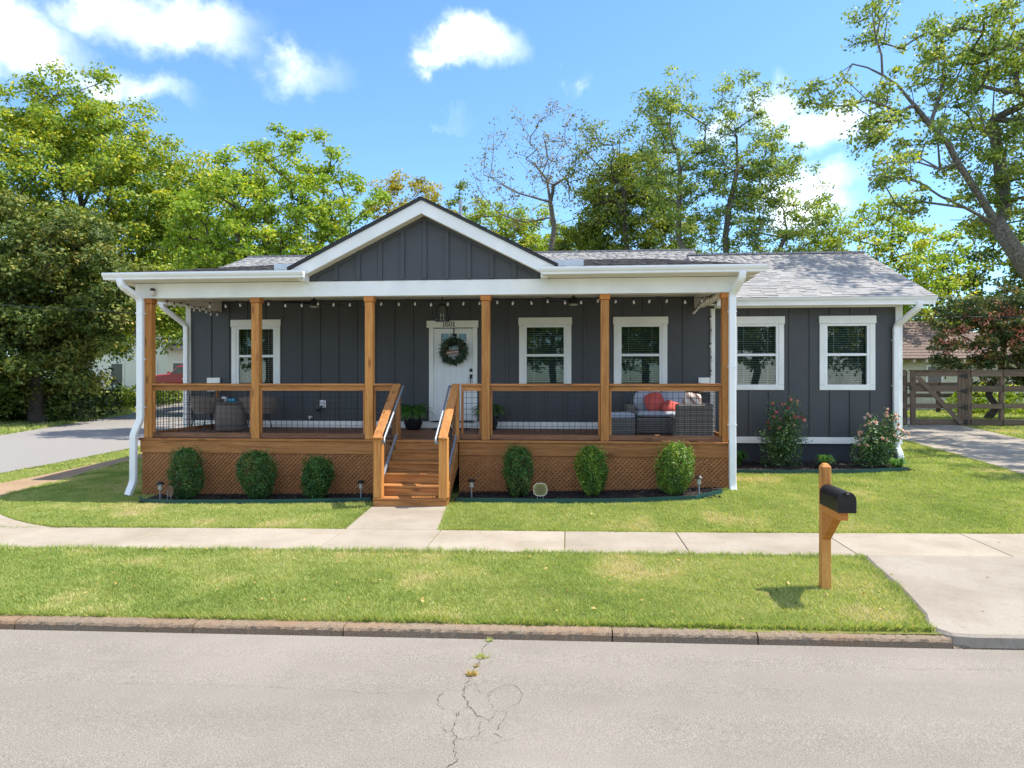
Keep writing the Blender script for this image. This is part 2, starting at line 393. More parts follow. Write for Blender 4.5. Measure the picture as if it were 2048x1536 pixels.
# ------------------------------------------------------------------ mesh helpers
class MB:
    def __init__(s): s.v = []; s.f = []

    def add(s, vs, fs):
        o = len(s.v); s.v.extend([tuple(x) for x in vs]); s.f.extend([tuple(i + o for i in f) for f in fs]); return s

    def box(s, x0, x1, y0, y1, z0, z1):
        v = [(x, y, z) for z in (z0, z1) for y in (y0, y1) for x in (x0, x1)]
        return s.add(v, [(0, 2, 3, 1), (4, 5, 7, 6), (0, 1, 5, 4), (1, 3, 7, 5), (3, 2, 6, 7), (2, 0, 4, 6)])

    def beam(s, p, q, wd, ht, up=(0, 0, 1)):
        p = Vector(p); q = Vector(q); d = (q - p).normalized(); up = Vector(up)
        sx = d.cross(up).normalized(); uy = sx.cross(d).normalized()
        v = []
        for c in (p, q):
            for a, b in ((-1, -1), (1, -1), (1, 1), (-1, 1)):
                v.append(c + sx * (a * wd / 2) + uy * (b * ht / 2))
        return s.add(v, [(0, 1, 2, 3), (7, 6, 5, 4), (0, 4, 5, 1), (1, 5, 6, 2), (2, 6, 7, 3), (3, 7, 4, 0)])

    def prism(s, poly, axis, a, b):
        """poly: 2-D points in the plane across axis (0:x -> (y,z), 1:y -> (x,z), 2:z -> (x,y)), extruded a..b"""
        def mk(p, t):
            return {0: (t, p[0], p[1]), 1: (p[0], t, p[1]), 2: (p[0], p[1], t)}[axis]
        n = len(poly)
        v = [mk(p, a) for p in poly] + [mk(p, b) for p in poly]
        f = [tuple(range(n)), tuple(range(2 * n - 1, n - 1, -1))]
        for i in range(n): f.append((i, (i + 1) % n, n + (i + 1) % n, n + i)[::-1])
        return s.add(v, f)

    def tube(s, pts, r, n=8, cap=True):
        pts = [Vector(p) for p in pts]; m = len(pts)
        rs = [r] * m if isinstance(r, (int, float)) else r
        ref = Vector((0, 0, 1)); v = []; f = []
        for i, p in enumerate(pts):
            d = (pts[min(i + 1, m - 1)] - pts[max(i - 1, 0)]).normalized()
            a = d.cross(ref)
            if a.length < .05: a = d.cross(Vector((1, 0, 0)))
            a.normalize(); b = d.cross(a).normalized()
            for k in range(n):
                t = 2 * math.pi * k / n
                v.append(p + (a * math.cos(t) + b * math.sin(t)) * rs[i])
        for i in range(m - 1):
            for k in range(n):
                f.append((i * n + k, i * n + (k + 1) % n, (i + 1) * n + (k + 1) % n, (i + 1) * n + k))
        if cap:
            f.append(tuple(range(n - 1, -1, -1))); f.append(tuple((m - 1) * n + k for k in range(n)))
        return s.add(v, f)

    def rtube(s, pts, wd, dp):
        """rectangular tube with rounded corners along pts (in a plane, width along the tube's side)"""
        pts = [Vector(p) for p in pts]; m = len(pts); v = []; f = []
        prof = []
        for cx, cy, a0 in ((1, 1, 0), (-1, 1, 90), (-1, -1, 180), (1, -1, 270)):
            for k in (0, 45, 90):
                a = R(a0 + k); rr = min(wd, dp) * .2
                prof.append((cx * (wd / 2 - rr) + math.cos(a) * rr, cy * (dp / 2 - rr) + math.sin(a) * rr))
        n = len(prof)
        for i, p in enumerate(pts):
            d = (pts[min(i + 1, m - 1)] - pts[max(i - 1, 0)]).normalized()
            sx = Vector((1, 0, 0)) if abs(d.x) < .9 else Vector((0, 0, 1))
            b = d.cross(sx).normalized(); sx = b.cross(d).normalized()
            for a, c in prof: v.append(p + sx * a + b * c)
        for i in range(m - 1):
            for k in range(n):
                f.append((i * n + k, i * n + (k + 1) % n, (i + 1) * n + (k + 1) % n, (i + 1) * n + k))
        f.append(tuple(range(n - 1, -1, -1))); f.append(tuple((m - 1) * n + k for k in range(n)))
        return s.add(v, f)

    def lathe(s, prof, c=(0, 0, 0), n=20):
        v = []; f = []; m = len(prof)
        for r_, z in prof:
            for k in range(n):
                t = 2 * math.pi * k / n
                v.append((c[0] + r_ * math.cos(t), c[1] + r_ * math.sin(t), c[2] + z))
        for i in range(m - 1):
            for k in range(n):
                f.append((i * n + k, i * n + (k + 1) % n, (i + 1) * n + (k + 1) % n, (i + 1) * n + k))
        f.append(tuple(range(n - 1, -1, -1))); f.append(tuple((m - 1) * n + k for k in range(n)))
        return s.add(v, f)

    def mesh(s, name, mat, smooth=False):
        me = bpy.data.meshes.new(name); me.from_pydata([tuple(x) for x in s.v], [], s.f); me.materials.append(M[mat])
        if smooth:
            me.polygons.foreach_set('use_smooth', [True] * len(me.polygons))
        me.update(); return me

    def build(s, name, mat, parent=None, smooth=False, bev=0.0, kind=None, local=False):
        return link(name, s.mesh(name, mat, smooth), parent, bev, kind, local)


def tag(o, label=None, cat=None, group=None, kind=None):
    if label: o['label'] = label
    if cat: o['category'] = cat
    if group: o['group'] = group
    if kind: o['kind'] = kind
    return o


INV = {}


def thing(name, label, cat, loc, group=None, rz=0.0):
    """an Empty at a thing's base; parts built in place are parented with its inverse"""
    o = bpy.data.objects.new(name, None); col.objects.link(o)
    o.location = loc; o.rotation_euler = (0, 0, rz); o.empty_display_size = .2
    INV[o.name] = (Matrix.Translation(Vector(loc)) @ Matrix.Rotation(rz, 4, 'Z')).inverted()
    return tag(o, label, cat, group)


def link(name, me, parent=None, bev=0.0, kind=None, local=False):
    o = bpy.data.objects.new(name, me); col.objects.link(o)
    if parent is not None:
        o.parent = parent
        if not local and parent.name in INV: o.matrix_parent_inverse = INV[parent.name]
    if bev:
        b = o.modifiers.new('bevel', 'BEVEL'); b.width = bev; b.segments = 1; b.limit_method = 'ANGLE'; b.angle_limit = R(40)
    if kind: o['kind'] = kind
    return o


def copy_tree(o, parent=None):
    c = o.copy(); col.objects.link(c); c.parent = parent
    for ch in list(o.children): copy_tree(ch, c)
    return c


def np_mesh(name, V, F, mat, tint=None, smooth=False):
    V = np.ascontiguousarray(V, dtype=np.float32); F = np.ascontiguousarray(F, dtype=np.int32)
    me = bpy.data.meshes.new(name); k = F.shape[1]
    me.vertices.add(len(V)); me.vertices.foreach_set('co', V.ravel())
    me.loops.add(F.size); me.loops.foreach_set('vertex_index', F.ravel())
    me.polygons.add(len(F)); me.polygons.foreach_set('loop_start', np.arange(0, F.size, k, dtype=np.int32))
    me.polygons.foreach_set('loop_total', np.full(len(F), k, dtype=np.int32))
    me.update(calc_edges=True)
    if smooth: me.polygons.foreach_set('use_smooth', np.ones(len(F), dtype=bool))
    if tint is not None:
        at = me.attributes.new('tint', 'FLOAT', 'FACE'); at.data.foreach_set('value', np.ascontiguousarray(tint, dtype=np.float32))
    me.materials.append(M[mat]); return me


def unit(a): return a / np.maximum(np.linalg.norm(a, axis=-1, keepdims=True), 1e-6)


def leaves(P, out, size, aspect=.55, up=.5, outw=.6, g=rng, droop=0.0):
    """diamond leaves at P; out = outward direction of each; returns V, F"""
    n = len(P)
    nrm = unit(g.normal(size=(n, 3)) * .75 + out * outw + np.array([0, 0, up]))
    a = unit(np.cross(nrm, g.normal(size=(n, 3)))); a[:, 2] -= droop; a = unit(a)
    b = unit(np.cross(nrm, a))
    L = (size * g.uniform(.65, 1.35, n))[:, None]; W = L * aspect
    V = np.empty((n, 4, 3))
    V[:, 0] = P - a * L * .5; V[:, 1] = P + b * W * .5 - a * L * .06; V[:, 2] = P + a * L * .5; V[:, 3] = P - b * W * .5 - a * L * .06
    # cup the leaf a little
    V[:, 1] += nrm * W * .18; V[:, 3] += nrm * W * .18
    F = np.arange(n * 4, dtype=np.int32).reshape(n, 4)
    return V.reshape(-1, 3), F


# ================================================================== SETTING
GX = np.array([-400, -60, -22, -13, -10, -7, -4, -1, .5, 2.7, 6, 12, 60, 400.])
GY = np.array([5.4, 5.95, 8.1, 9.4, 11.4, 14, 18.7, 23, 40, 47, 900.])
GZ = np.array([
    [-.13] * 14,
    [-.10, -.10, -.10, -.08, -.06, -.05, -.05, -.05, -.05, -.05, -.05, -.05, -.05, -.05],
    [-.10, -.10, -.10, -.06, -.04, -.02, 0, 0, 0, 0, 0, 0, 0, 0],
    [-.10, -.10, -.10, -.08, -.05, -.02, 0, 0, 0, .01, .03, .05, .05, .05],
    [-.10, -.10, -.10, -.09, -.06, -.05, 0, .08, .11, .19, .22, .22, .25, .25],
    [-.10, -.10, -.10, -.10, -.06, -.04, 0, .10, .15, .30, .35, .33, .4, .4],
    [-.10, -.10, -.10, -.10, -.05, 0, .1, .2, .3, .42, .45, .46, .5, .5],
    [-.10, -.10, -.10, -.10, -.05, 0, .1, .3, .4, .5, .58, .60, .6, .6],
    [-.10, -.10, -.10, -.10, -.05, 0, .1, .3, .4, .5, .6, .65, .65, .65],
    [1.15, 1.15, 1.1, .2, .0, 0, .1, .3, .4, .5, .6, .65, .65, .65],
    [1.15, 1.15, 1.1, .2, .0, 0, .1, .3, .4, .5, .6, .65, .65, .65]])


def gz(x, y):
    x = np.asarray(x, float); y = np.asarray(y, float)
    i = np.clip(np.searchsorted(GX, x) - 1, 0, len(GX) - 2); j = np.clip(np.searchsorted(GY, y) - 1, 0, len(GY) - 2)
    u = np.clip((x - GX[i]) / (GX[i + 1] - GX[i]), 0, 1); v = np.clip((y - GY[j]) / (GY[j + 1] - GY[j]), 0, 1)
    return (GZ[j, i] * (1 - u) + GZ[j, i + 1] * u) * (1 - v) + (GZ[j + 1, i] * (1 - u) + GZ[j + 1, i + 1] * u) * v


SL = .03                                   # the street runs at a slight slant to the house


def sy(c, x): return c + SL * x


# ground sheet, fine near the house, reaching the horizon
xs = np.unique(np.concatenate([np.linspace(-400, -60, 8), np.linspace(-60, -16, 45), np.linspace(-16, 18, 171), np.linspace(18, 60, 30), np.linspace(60, 400, 8)]))
ys = np.unique(np.concatenate([np.linspace(0, 8, 41), np.linspace(8, 22, 71), np.linspace(22, 60, 30), np.linspace(60, 900, 15)]))
XX, YY = np.meshgrid(xs, ys)
YW = 5.83 + SL * np.clip(XX, -20, 20) + YY
ZZ = gz(XX, YW) + .004 * np.sin(XX * 2.1 + YW * 1.3) * np.cos(YW * 2.7 - XX) - .004
V = np.stack([XX, YW, ZZ], -1).reshape(-1, 3)
nx, ny = len(xs), len(ys)
ii = (np.arange(ny - 1)[:, None] * nx + np.arange(nx - 1)[None]).ravel()
F = np.stack([ii, ii + 1, ii + 1 + nx, ii + nx], -1)
tag(link('ground', np_mesh('ground', V, F, 'lawn', smooth=True)), kind='structure')


def sheet(name, left, right, dz, mat, thick=.0, n=30):
    """ribbon between two edge polylines, laid dz above the ground"""
    def res(p):
        p = np.array(p, float); d = np.r_[0, np.cumsum(np.linalg.norm(np.diff(p, axis=0), axis=1))]
        t = np.linspace(0, d[-1], n); return np.stack([np.interp(t, d, p[:, 0]), np.interp(t, d, p[:, 1])], -1)
    L, Rr = res(left), res(right); m = 8
    rows = np.stack([L + (Rr - L) * k / (m - 1) for k in range(m)], 1)
    z = gz(rows[..., 0], rows[..., 1]) + dz
    V = np.concatenate([rows, z[..., None]], -1).reshape(-1, 3)
    a = (np.arange(n - 1)[:, None] * m + np.arange(m - 1)[None]).ravel()
    F = np.stack([a, a + 1, a + 1 + m, a + m], -1)
    return link(name, np_mesh(name, V, F, mat, smooth=True))


# front road (slightly crowned), one sheet
b = MB()
rx = [-300, -60, -20, -10, -5, 0, 5, 10, 20, 60, 300]; ry = [-14, -5, -2, 1, 3, 4.5, 5.4, 5.72]
for x in rx:
    for y in ry:
        yy = y + (SL * max(-20, min(20, x)) if y > 0 else 0)
        b.v.append((x, yy, -.13 + .05 * max(0, 1 - ((y - 1) / 4.7) ** 2)))
k = len(ry)
for i in range(len(rx) - 1):
    for j in range(k - 1):
        b.f.append((i * k + j, (i + 1) * k + j, (i + 1) * k + j + 1, i * k + j + 1))
road = tag(b.build('road', 'asphalt', smooth=True), kind='structure')


def road_z(x, y):
    yy = y - SL * x; f = lambda v_: -.13 + .05 * max(0, 1 - ((v_ - 1) / 4.7) ** 2)
    return float(np.interp(yy, ry, [f(v_) for v_ in ry]))


g = np.random.default_rng(2)
CRACKS = [[(-0.646, 5.768), (-0.66, 5.648), (-0.69, 5.532), (-0.701, 5.448), (-0.676, 5.293), (-0.702, 5.178), (-0.715, 5.092), (-0.71, 4.954), (-0.728, 4.843), (-0.739, 4.779), (-0.723, 4.618), (-0.692, 4.544), (-0.659, 4.472), (-0.624, 4.412), (-0.594, 4.353), (-0.538, 4.315)], [(-0.715, 4.36), (-0.713, 4.283), (-0.718, 4.225), (-0.714, 4.129), (-0.681, 4.055), (-0.674, 3.967), (-0.65, 3.884), (-0.641, 3.816), (-0.674, 3.748), (-.66, 3.5), (-.70, 3.2)], [(-0.546, 4.633), (-0.526, 4.734), (-0.451, 4.824), (-0.376, 4.82), (-0.326, 4.711), (-0.33, 4.574), (-0.391, 4.458), (-0.472, 4.407), (-0.531, 4.538), (-0.546, 4.633)], [(-0.405, 4.421), (-0.412, 4.317), (-0.435, 4.216), (-0.441, 4.175)], [(-0.459, 4.135), (-0.416, 4.107), (-0.379, 4.057), (-0.334, 4.076)], [(-0.454, 4.014), (-0.416, 4.025)], [(-0.736, 4.748), (-0.695, 4.814), (-0.642, 4.808), (-0.633, 4.705), (-0.547, 4.643)], [(-3.2, 4.60), (-2.4, 4.64), (-1.517, 4.627), (-1.394, 4.591), (-1.282, 4.621), (-1.105, 4.616), (-0.946, 4.649), (-0.877, 4.625)], [(-0.879, 4.684), (-0.874, 4.605), (-0.89, 4.546), (-0.859, 4.455), (-0.811, 4.414), (-0.718, 4.377)], [(-0.657, 4.463), (-0.718, 4.377), (-0.704, 4.344)], [(-0.672, 4.048), (-0.616, 4.045), (-0.552, 4.104), (-0.521, 4.08)], [(-0.538, 4.315), (-0.5, 4.276), (-0.491, 4.344), (-0.472, 4.407)], [(-0.553, 4.111), (-0.554, 4.206), (-0.538, 4.315)], [(-0.806, 4.25), (-0.758, 4.125), (-0.713, 4.121)], [(.9, 5.35), (1.8, 5.38), (2.6, 5.36), (3.4, 5.41), (4.6, 5.40)], [(-4.9, 4.95), (-4.2, 5.0), (-3.5, 4.97), (-2.9, 5.02)]]
for ci, pl_ in enumerate(CRACKS):
    p = np.array(pl_); d = np.r_[0, np.cumsum(np.linalg.norm(np.diff(p, axis=0), axis=1))]; n = max(4, int(d[-1] / .022))
    tt = np.linspace(0, d[-1], n); x = np.interp(tt, d, p[:, 0]); y = np.interp(tt, d, p[:, 1])
    x = x + g.normal(0, .006, n); y = y + g.normal(0, .006, n); tx = np.gradient(x); ty = np.gradient(y); L_ = np.hypot(tx, ty) + 1e-6
    base_w = .0024 if ci < 2 else (.0008 if ci in (7, 14, 15) else .0013); wv = base_w * np.clip(g.normal(.8, .55, n), .12, 2.2)
    b = MB()
    for i in range(n):
        nx_, ny_ = -ty[i] / L_[i] * wv[i], tx[i] / L_[i] * wv[i]; z = road_z(x[i], y[i]) + .004
        b.v += [(x[i] + nx_, y[i] + ny_, z), (x[i] - nx_, y[i] - ny_, z)]
        if i: b.f.append((2 * i - 2, 2 * i, 2 * i + 1, 2 * i - 1))
    q = b.build('crack', 'crack_dark', None); q.parent = road
b = MB(); b.box(-300, 300, -40, -14.2, -.5, -.12)
tag(b.build('verge', 'lawn'), kind='structure')

# side street, its far verge dirt path
tag(sheet('side_street', [(-20, 6.2), (-19.6, 14), (-21.8, 24.5), (-23.4, 29), (-25.8, 35.6), (-27.4, 41), (-29.7, 51), (-36, 80)],
          [(-12.6, 6.2), (-12.98, 14.6), (-13.1, 16.2), (-13.4, 18.5), (-13.7, 20.4), (-15.6, 30), (-18, 40), (-21, 51), (-27, 80)], .02, 'asphalt_side', n=60), kind='structure')
tag(sheet('dirt_path', [(-11.4, 10.2), (-11.62, 13.06), (-11.75, 14.56), (-12.19, 18.15), (-12.6, 24)],
          [(-9.35, 10.2), (-10.14, 11.39), (-10.6, 13.14), (-11.57, 17.2), (-12.1, 24)], .012, 'dirt', n=40), kind='structure')
# mulch beds
tag(sheet('mulch_bed', [(-7.35, 11.05), (-6.6, 10.98), (-5, 11.02), (-3.2, 11.2)], [(-7.5, 11.9), (-6.6, 12.0), (-5, 12.0), (-3.2, 12.0)], .016, 'mulch'), kind='structure')
tag(sheet('mulch_bed', [(-1.9, 11.12), (-.6, 10.98), (1, 11.0), (2.0, 11.12), (2.55, 11.6)], [(-1.9, 12), (-.6, 12), (1, 12), (2.0, 12), (2.6, 12)], .016, 'mulch'), kind='structure')
tag(sheet('mulch_bed', [(2.8, 13.4), (4, 13.25), (5.4, 13.3), (6.5, 13.55)], [(2.8, 14.75), (4, 14.75), (5.4, 14.75), (6.6, 14.75)], .016, 'mulch'), kind='structure')


def edging(label, pts):
    b = MB(); P = []
    for i in range(len(pts) - 1):
        for t in np.linspace(0, 1, 6, endpoint=False):
            P.append((pts[i][0] * (1 - t) + pts[i + 1][0] * t, pts[i][1] * (1 - t) + pts[i + 1][1] * t))
    P.append(pts[-1])
    for p, q in zip(P[:-1], P[1:]):
        za, zb = float(gz(*p)), float(gz(*q))
        b.beam((p[0], p[1], za + .03), (q[0], q[1], zb + .03), .014, .09)
    tag(b.build('garden_edging', 'edging_green'), label, 'edging', 'green plastic bed edgings')


edging('green plastic edging strip along the bed of the three bushes beside the downspout', [(-7.45, 11.3), (-7.2, 11.06), (-6.6, 10.95), (-5, 10.98), (-3.3, 11.14)])
edging('green plastic edging strip along the bed between steps and porch corner', [(-1.85, 11.07), (-.6, 10.94), (1, 10.95), (2.0, 11.06), (2.5, 11.45)])
edging('green plastic edging strip round the rose bed', [(2.8, 13.34), (4, 13.19), (5.4, 13.24), (6.4, 13.5)])

# concrete: front sidewalk slabs, walk slab, apron, driveway
CONC = []


def slab(name, poly, top_dz, mat, parent, th=.09, follow=True):
    b = MB(); n = len(poly)
    for (x, y) in poly: b.v.append((x, y, float(gz(x, y)) + top_dz))
    for (x, y) in poly: b.v.append((x, y, float(gz(x, y)) + top_dz - th))
    b.f.append(tuple(range(n)))
    for i in range(n): b.f.append((i, n + i, n + (i + 1) % n, (i + 1) % n))
    return b.build(name, mat, parent, bev=.006)


def far(x): return 9.24 + .035 * x


sw = thing('sidewalk', None, None, (0, 8.7, 0)); sw['kind'] = 'structure'
del_keys = [k for k in ('label', 'category') if k in sw.keys()]
edges = [-14, -12.2, -10.4, -8.6, -7.1, -5.62, -4.4, -3.05, -1.74, -.06, 1.42, 3.36, 5.10, 6.7, 8.4, 10.2, 12.2, 14.5]
for a, c in zip(edges[:-1], edges[1:]):
    a2, c2 = a + .005, c - .005
    slab('slab', [(a2, far(a2) - 1.14), (c2, far(c2) - 1.14), (c2, far(c2)), (a2, far(a2))], .010, 'concrete', sw)
# rounded corner where the walk meets the side path
slab('slab', [(-10.6, far(-10.6) + .006), (-7.2, far(-7.2) + .006), (-7.7, 9.2), (-8.2, 9.48), (-8.7, 9.82), (-9.2, 10.25), (-9.5, 10.6), (-11.3, 10.6), (-11.4, 9.4)], .008, 'concrete', sw)
slab('slab', [(-3.06, far(-3) + .008), (-1.80, far(-1.8) + .008), (-1.93, 10.69), (-3.15, 10.69)], .012, 'concrete', sw)
ap = thing('apron', None, None, (6, 7, 0)); ap['kind'] = 'structure'
ax = [(3.05, 5.96), (3.02, 6.05), (3.13, 6.32), (3.26, 7.04), (3.33, 7.75), (3.40, far(3.4) - 1.15)]
b = MB()
pl = ax[::-1] + [(3.12, 5.88), (3.3, 5.86)] + [(x, sy(5.78, x)) for x in (5, 7, 9, 11.2)] + [(11.2, far(11.2) - 1.15)]
b = MB(); n = len(pl)
for dz_ in (.03, -.075):
    for (x, y) in pl: b.v.append((x, y, float(gz(x, max(y, 6))) + dz_ - (.01 if y < 6 else 0)))
b.f.append(tuple(range(n))); [b.f.append((i, n + i, n + (i + 1) % n, (i + 1) % n)) for i in range(n)]
b.build('slab', 'concrete_drive', ap, bev=.022)
dv = thing('driveway', None, None, (9.5, 15, 0)); dv['kind'] = 'structure'
dl = [(7.5, far(7.5) + .01), (8.0, 11), (8.26, 13.18), (8.43, 14.8), (8.58, 16.5), (8.75, 18.7), (9.4, 22.9), (10.2, 32)]
dr = [(11.0, far(11) + .01), (11.2, 11), (11.4, 13.18), (11.55, 14.8), (11.7, 16.5), (11.9, 19), (12.4, 22.7), (13.2, 32)]
def at(poly, y): return float(np.interp(y, [p[1] for p in poly], [p[0] for p in poly]))
cuts = [9.62, 12.2, 15.1, 18.2, 21.4, 24.8, 28.4, 32]
for a, c in zip(cuts[:-1], cuts[1:]):
    L = [(at(dl, y), y) for y in np.linspace(a + .006, c - .006, 6)]; Rr = [(at(dr, y), y) for y in np.linspace(a + .006, c - .006, 6)]
    o = sheet('slab', L, Rr, .022, 'concrete_drive', n=8); o.parent = dv; o.matrix_parent_inverse = INV[dv.name]
for q in (sw, ap, dv):
    for kk in ('label', 'category'):
        if kk in q.keys(): del q[kk]

# kerb stones
cb = thing('curb', None, None, (0, 5.8, -.1)); cb['kind'] = 'structure'
ke = [-13, -10.6, -8.6, -6.4, -4.86, -3.25, -1.93, .36, 1.56, 3.12, 5.2, 7.4, 9.6, 12]
for a, c in zip(ke[:-1], ke[1:]):
    n = max(6, int((c - a) / .03)); prof = [(0, -.05), (0.0, .035), (.010, .054), (.03, .064), (.09, .068), (.145, .064), (.17, .0)]
    g = np.random.default_rng(int((a + 20) * 10)); b = MB(); m = len(prof)
    low = .05 if a > 3 else 0
    wob = np.convolve(g.normal(0, .011, n + 8), np.ones(4) / 4, 'same')[4:4 + n + 1]
    for i in range(n + 1):
        x = a + .006 + (c - a - .012) * i / n
        for j, (py, pz) in enumerate(prof):
            jy = g.normal(0, .004) + .6 * wob[min(i, len(wob) - 1)] if 0 < j < 5 else 0
            b.v.append((x, sy(5.76, x) + py + jy * .8, -.13 + pz - low + (g.normal(0, .0025) if 0 < j < 6 else 0)))
    for i in range(n):
        for j in range(m - 1):
            b.f.append((i * m + j, (i + 1) * m + j, (i + 1) * m + j + 1, i * m + j + 1))
    b.f.append(tuple(range(m))); b.f.append(tuple(n * m + j for j in range(m - 1, -1, -1)))
    b.build('curb_stone', 'curb_stone', cb)
for kk in ('label', 'category'):
    if kk in cb.keys(): del cb[kk]

# ================================================================== HOUSE
YF, YW_ = 11.87, 14.47
H = thing('house', 'dark grey board-and-batten house with white trim and grey shingled roofs', 'house', (-.8, 15.5, .3))


def wallrect(name, mat, x0, x1, z0, z1, y, th, holes, parent):
    b = MB()
    X = sorted({x0, x1, *[h[0] for h in holes], *[h[1] for h in holes]})
    Z = sorted({z0, z1, *[h[2] for h in holes], *[h[3] for h in holes]})
    for a, c in zip(X[:-1], X[1:]):
        for d, e in zip(Z[:-1], Z[1:]):
            mx, mz = (a + c) / 2, (d + e) / 2
            if any(h[0] < mx < h[1] and h[2] < mz < h[3] for h in holes): continue
            b.box(a, c, y, y + th, d, e)
    return b.build(name, mat, parent)


WINS = [(-6.855, YW_), (-.51, YW_), (1.483, YW_), (3.885, 14.6), (5.704, 14.6)]
PW, PT, PB = .3925, 3.165, 1.955
FW = PW + .055
holes_main = [(cx - FW, cx + FW, PB - .05, PT + .05) for cx, yy in WINS[:3]] + [(-2.93, -2.03, 1.16, 3.17)]
holes_wing = [(cx - FW, cx + FW, PB - .05, PT + .05) for cx, yy in WINS[3:]]
wallrect('wall', 'siding_grey', -8.43, 2.93, 1.0, 3.95, YW_, .14, holes_main, H)
wallrect('wall', 'siding_grey', 2.93, 6.76, .86, 3.6, 14.6, .14, holes_wing, H)
b = MB(); b.box(-8.43, -8.29, 14.61, 21.5, .3, 3.85); b.box(-8.43, 6.76, 21.36, 21.5, .3, 3.8); b.box(6.62, 6.76, 14.74, 21.36, .3, 3.62)
b.box(2.9, 3.04, 14.74, 21.36, 3.0, 3.95)
b.prism([(14.62, 3.6), (21.2, 3.6), (17.45, 5.12)], 0, 6.625, 6.755)
b.prism([(14.62, 3.8), (21.3, 3.8), (19, 5.45)], 0, -8.425, -8.295)
b.prism([(14.75, 4.0), (21.3, 4.0), (19, 5.5)], 0, 2.93, 3.03)
b.build('wall', 'siding_grey', H)
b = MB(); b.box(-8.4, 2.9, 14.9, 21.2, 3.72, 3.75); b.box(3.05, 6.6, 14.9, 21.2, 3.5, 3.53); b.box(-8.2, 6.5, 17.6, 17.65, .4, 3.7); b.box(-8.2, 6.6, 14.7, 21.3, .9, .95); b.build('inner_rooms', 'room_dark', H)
b = MB(); b.box(2.6, 6.735, 14.62, 14.72, .2, .735); b.box(-8.40, 2.6, 14.52, 14.6, -.2, 1.0); b.box(6.63, 6.735, 14.72, 21.4, .2, .735); b.box(-8.405, -8.3, 14.6, 21.4, -.2, .9)
b.build('foundation', 'foundation', H)


def batten(x, y, segs, parent, wd=.058, th=.02, mat='siding_grey'):
    for z0, z1 in segs:
        if z1 - z0 > .05:
            b = MB(); b.box(x - wd / 2, x + wd / 2, y - th, y - .001, z0, z1); b.build('batten', mat, parent, bev=.003)


WZT, WZB = 3.372, 1.842            # top and bottom of window casings
def segs_for(x, wins, z0, z1, door=None):
    for cx in wins:
        if abs(x - cx) < .60: return [(z0, WZB - .002), (WZT + .002, z1)]
    if door and door[0] - .05 < x < door[1] + .05: return [(3.324, z1)]
    return [(z0, z1)]


x = 2.382
while x > -8.3:
    batten(x, YW_, segs_for(x, [c for c, _ in WINS[:3]], 1.165, 3.80, (-3.06, -1.92)), H); x -= .4113
for x in (3.35, 3.755, 4.162, 4.570, 4.978, 5.384, 5.786, 6.187, 6.59):
    if x < 6.5: batten(x, 14.6, segs_for(x, [c for c, _ in WINS[3:]], .872, 3.545), H)
# baseboards, corner boards, friezes
b = MB(); b.box(-8.33, 2.90, YW_ - .026, YW_ - .001, 1.02, 1.16); b.build('baseboard', 'white_trim', H, bev=.003)
b = MB(); b.box(3.02, 6.64, 14.6 - .030, 14.6 - .001, .735, .868); b.build('baseboard', 'white_trim', H, bev=.003)
for x0, x1, y, z0, z1 in ((-8.46, -8.345, YW_, .9, 3.72), (2.915, 3.01, YW_, .75, 3.53), (6.655, 6.79, 14.6, .735, 3.545)):
    b = MB(); b.box(x0, x1, y - .028, y + .1, z0, z1); b.build('corner_board', 'white_trim', H, bev=.003)
b = MB(); b.box(3.02, 6.79, 14.6 - .034, 14.6 - .001, 3.548, 3.66); b.build('frieze', 'white_trim', H, bev=.003)
b = MB(); b.box(2.75, 7.16, 14.20, 14.57, 3.588, 3.604); b.build('soffit', 'white_trim', H)


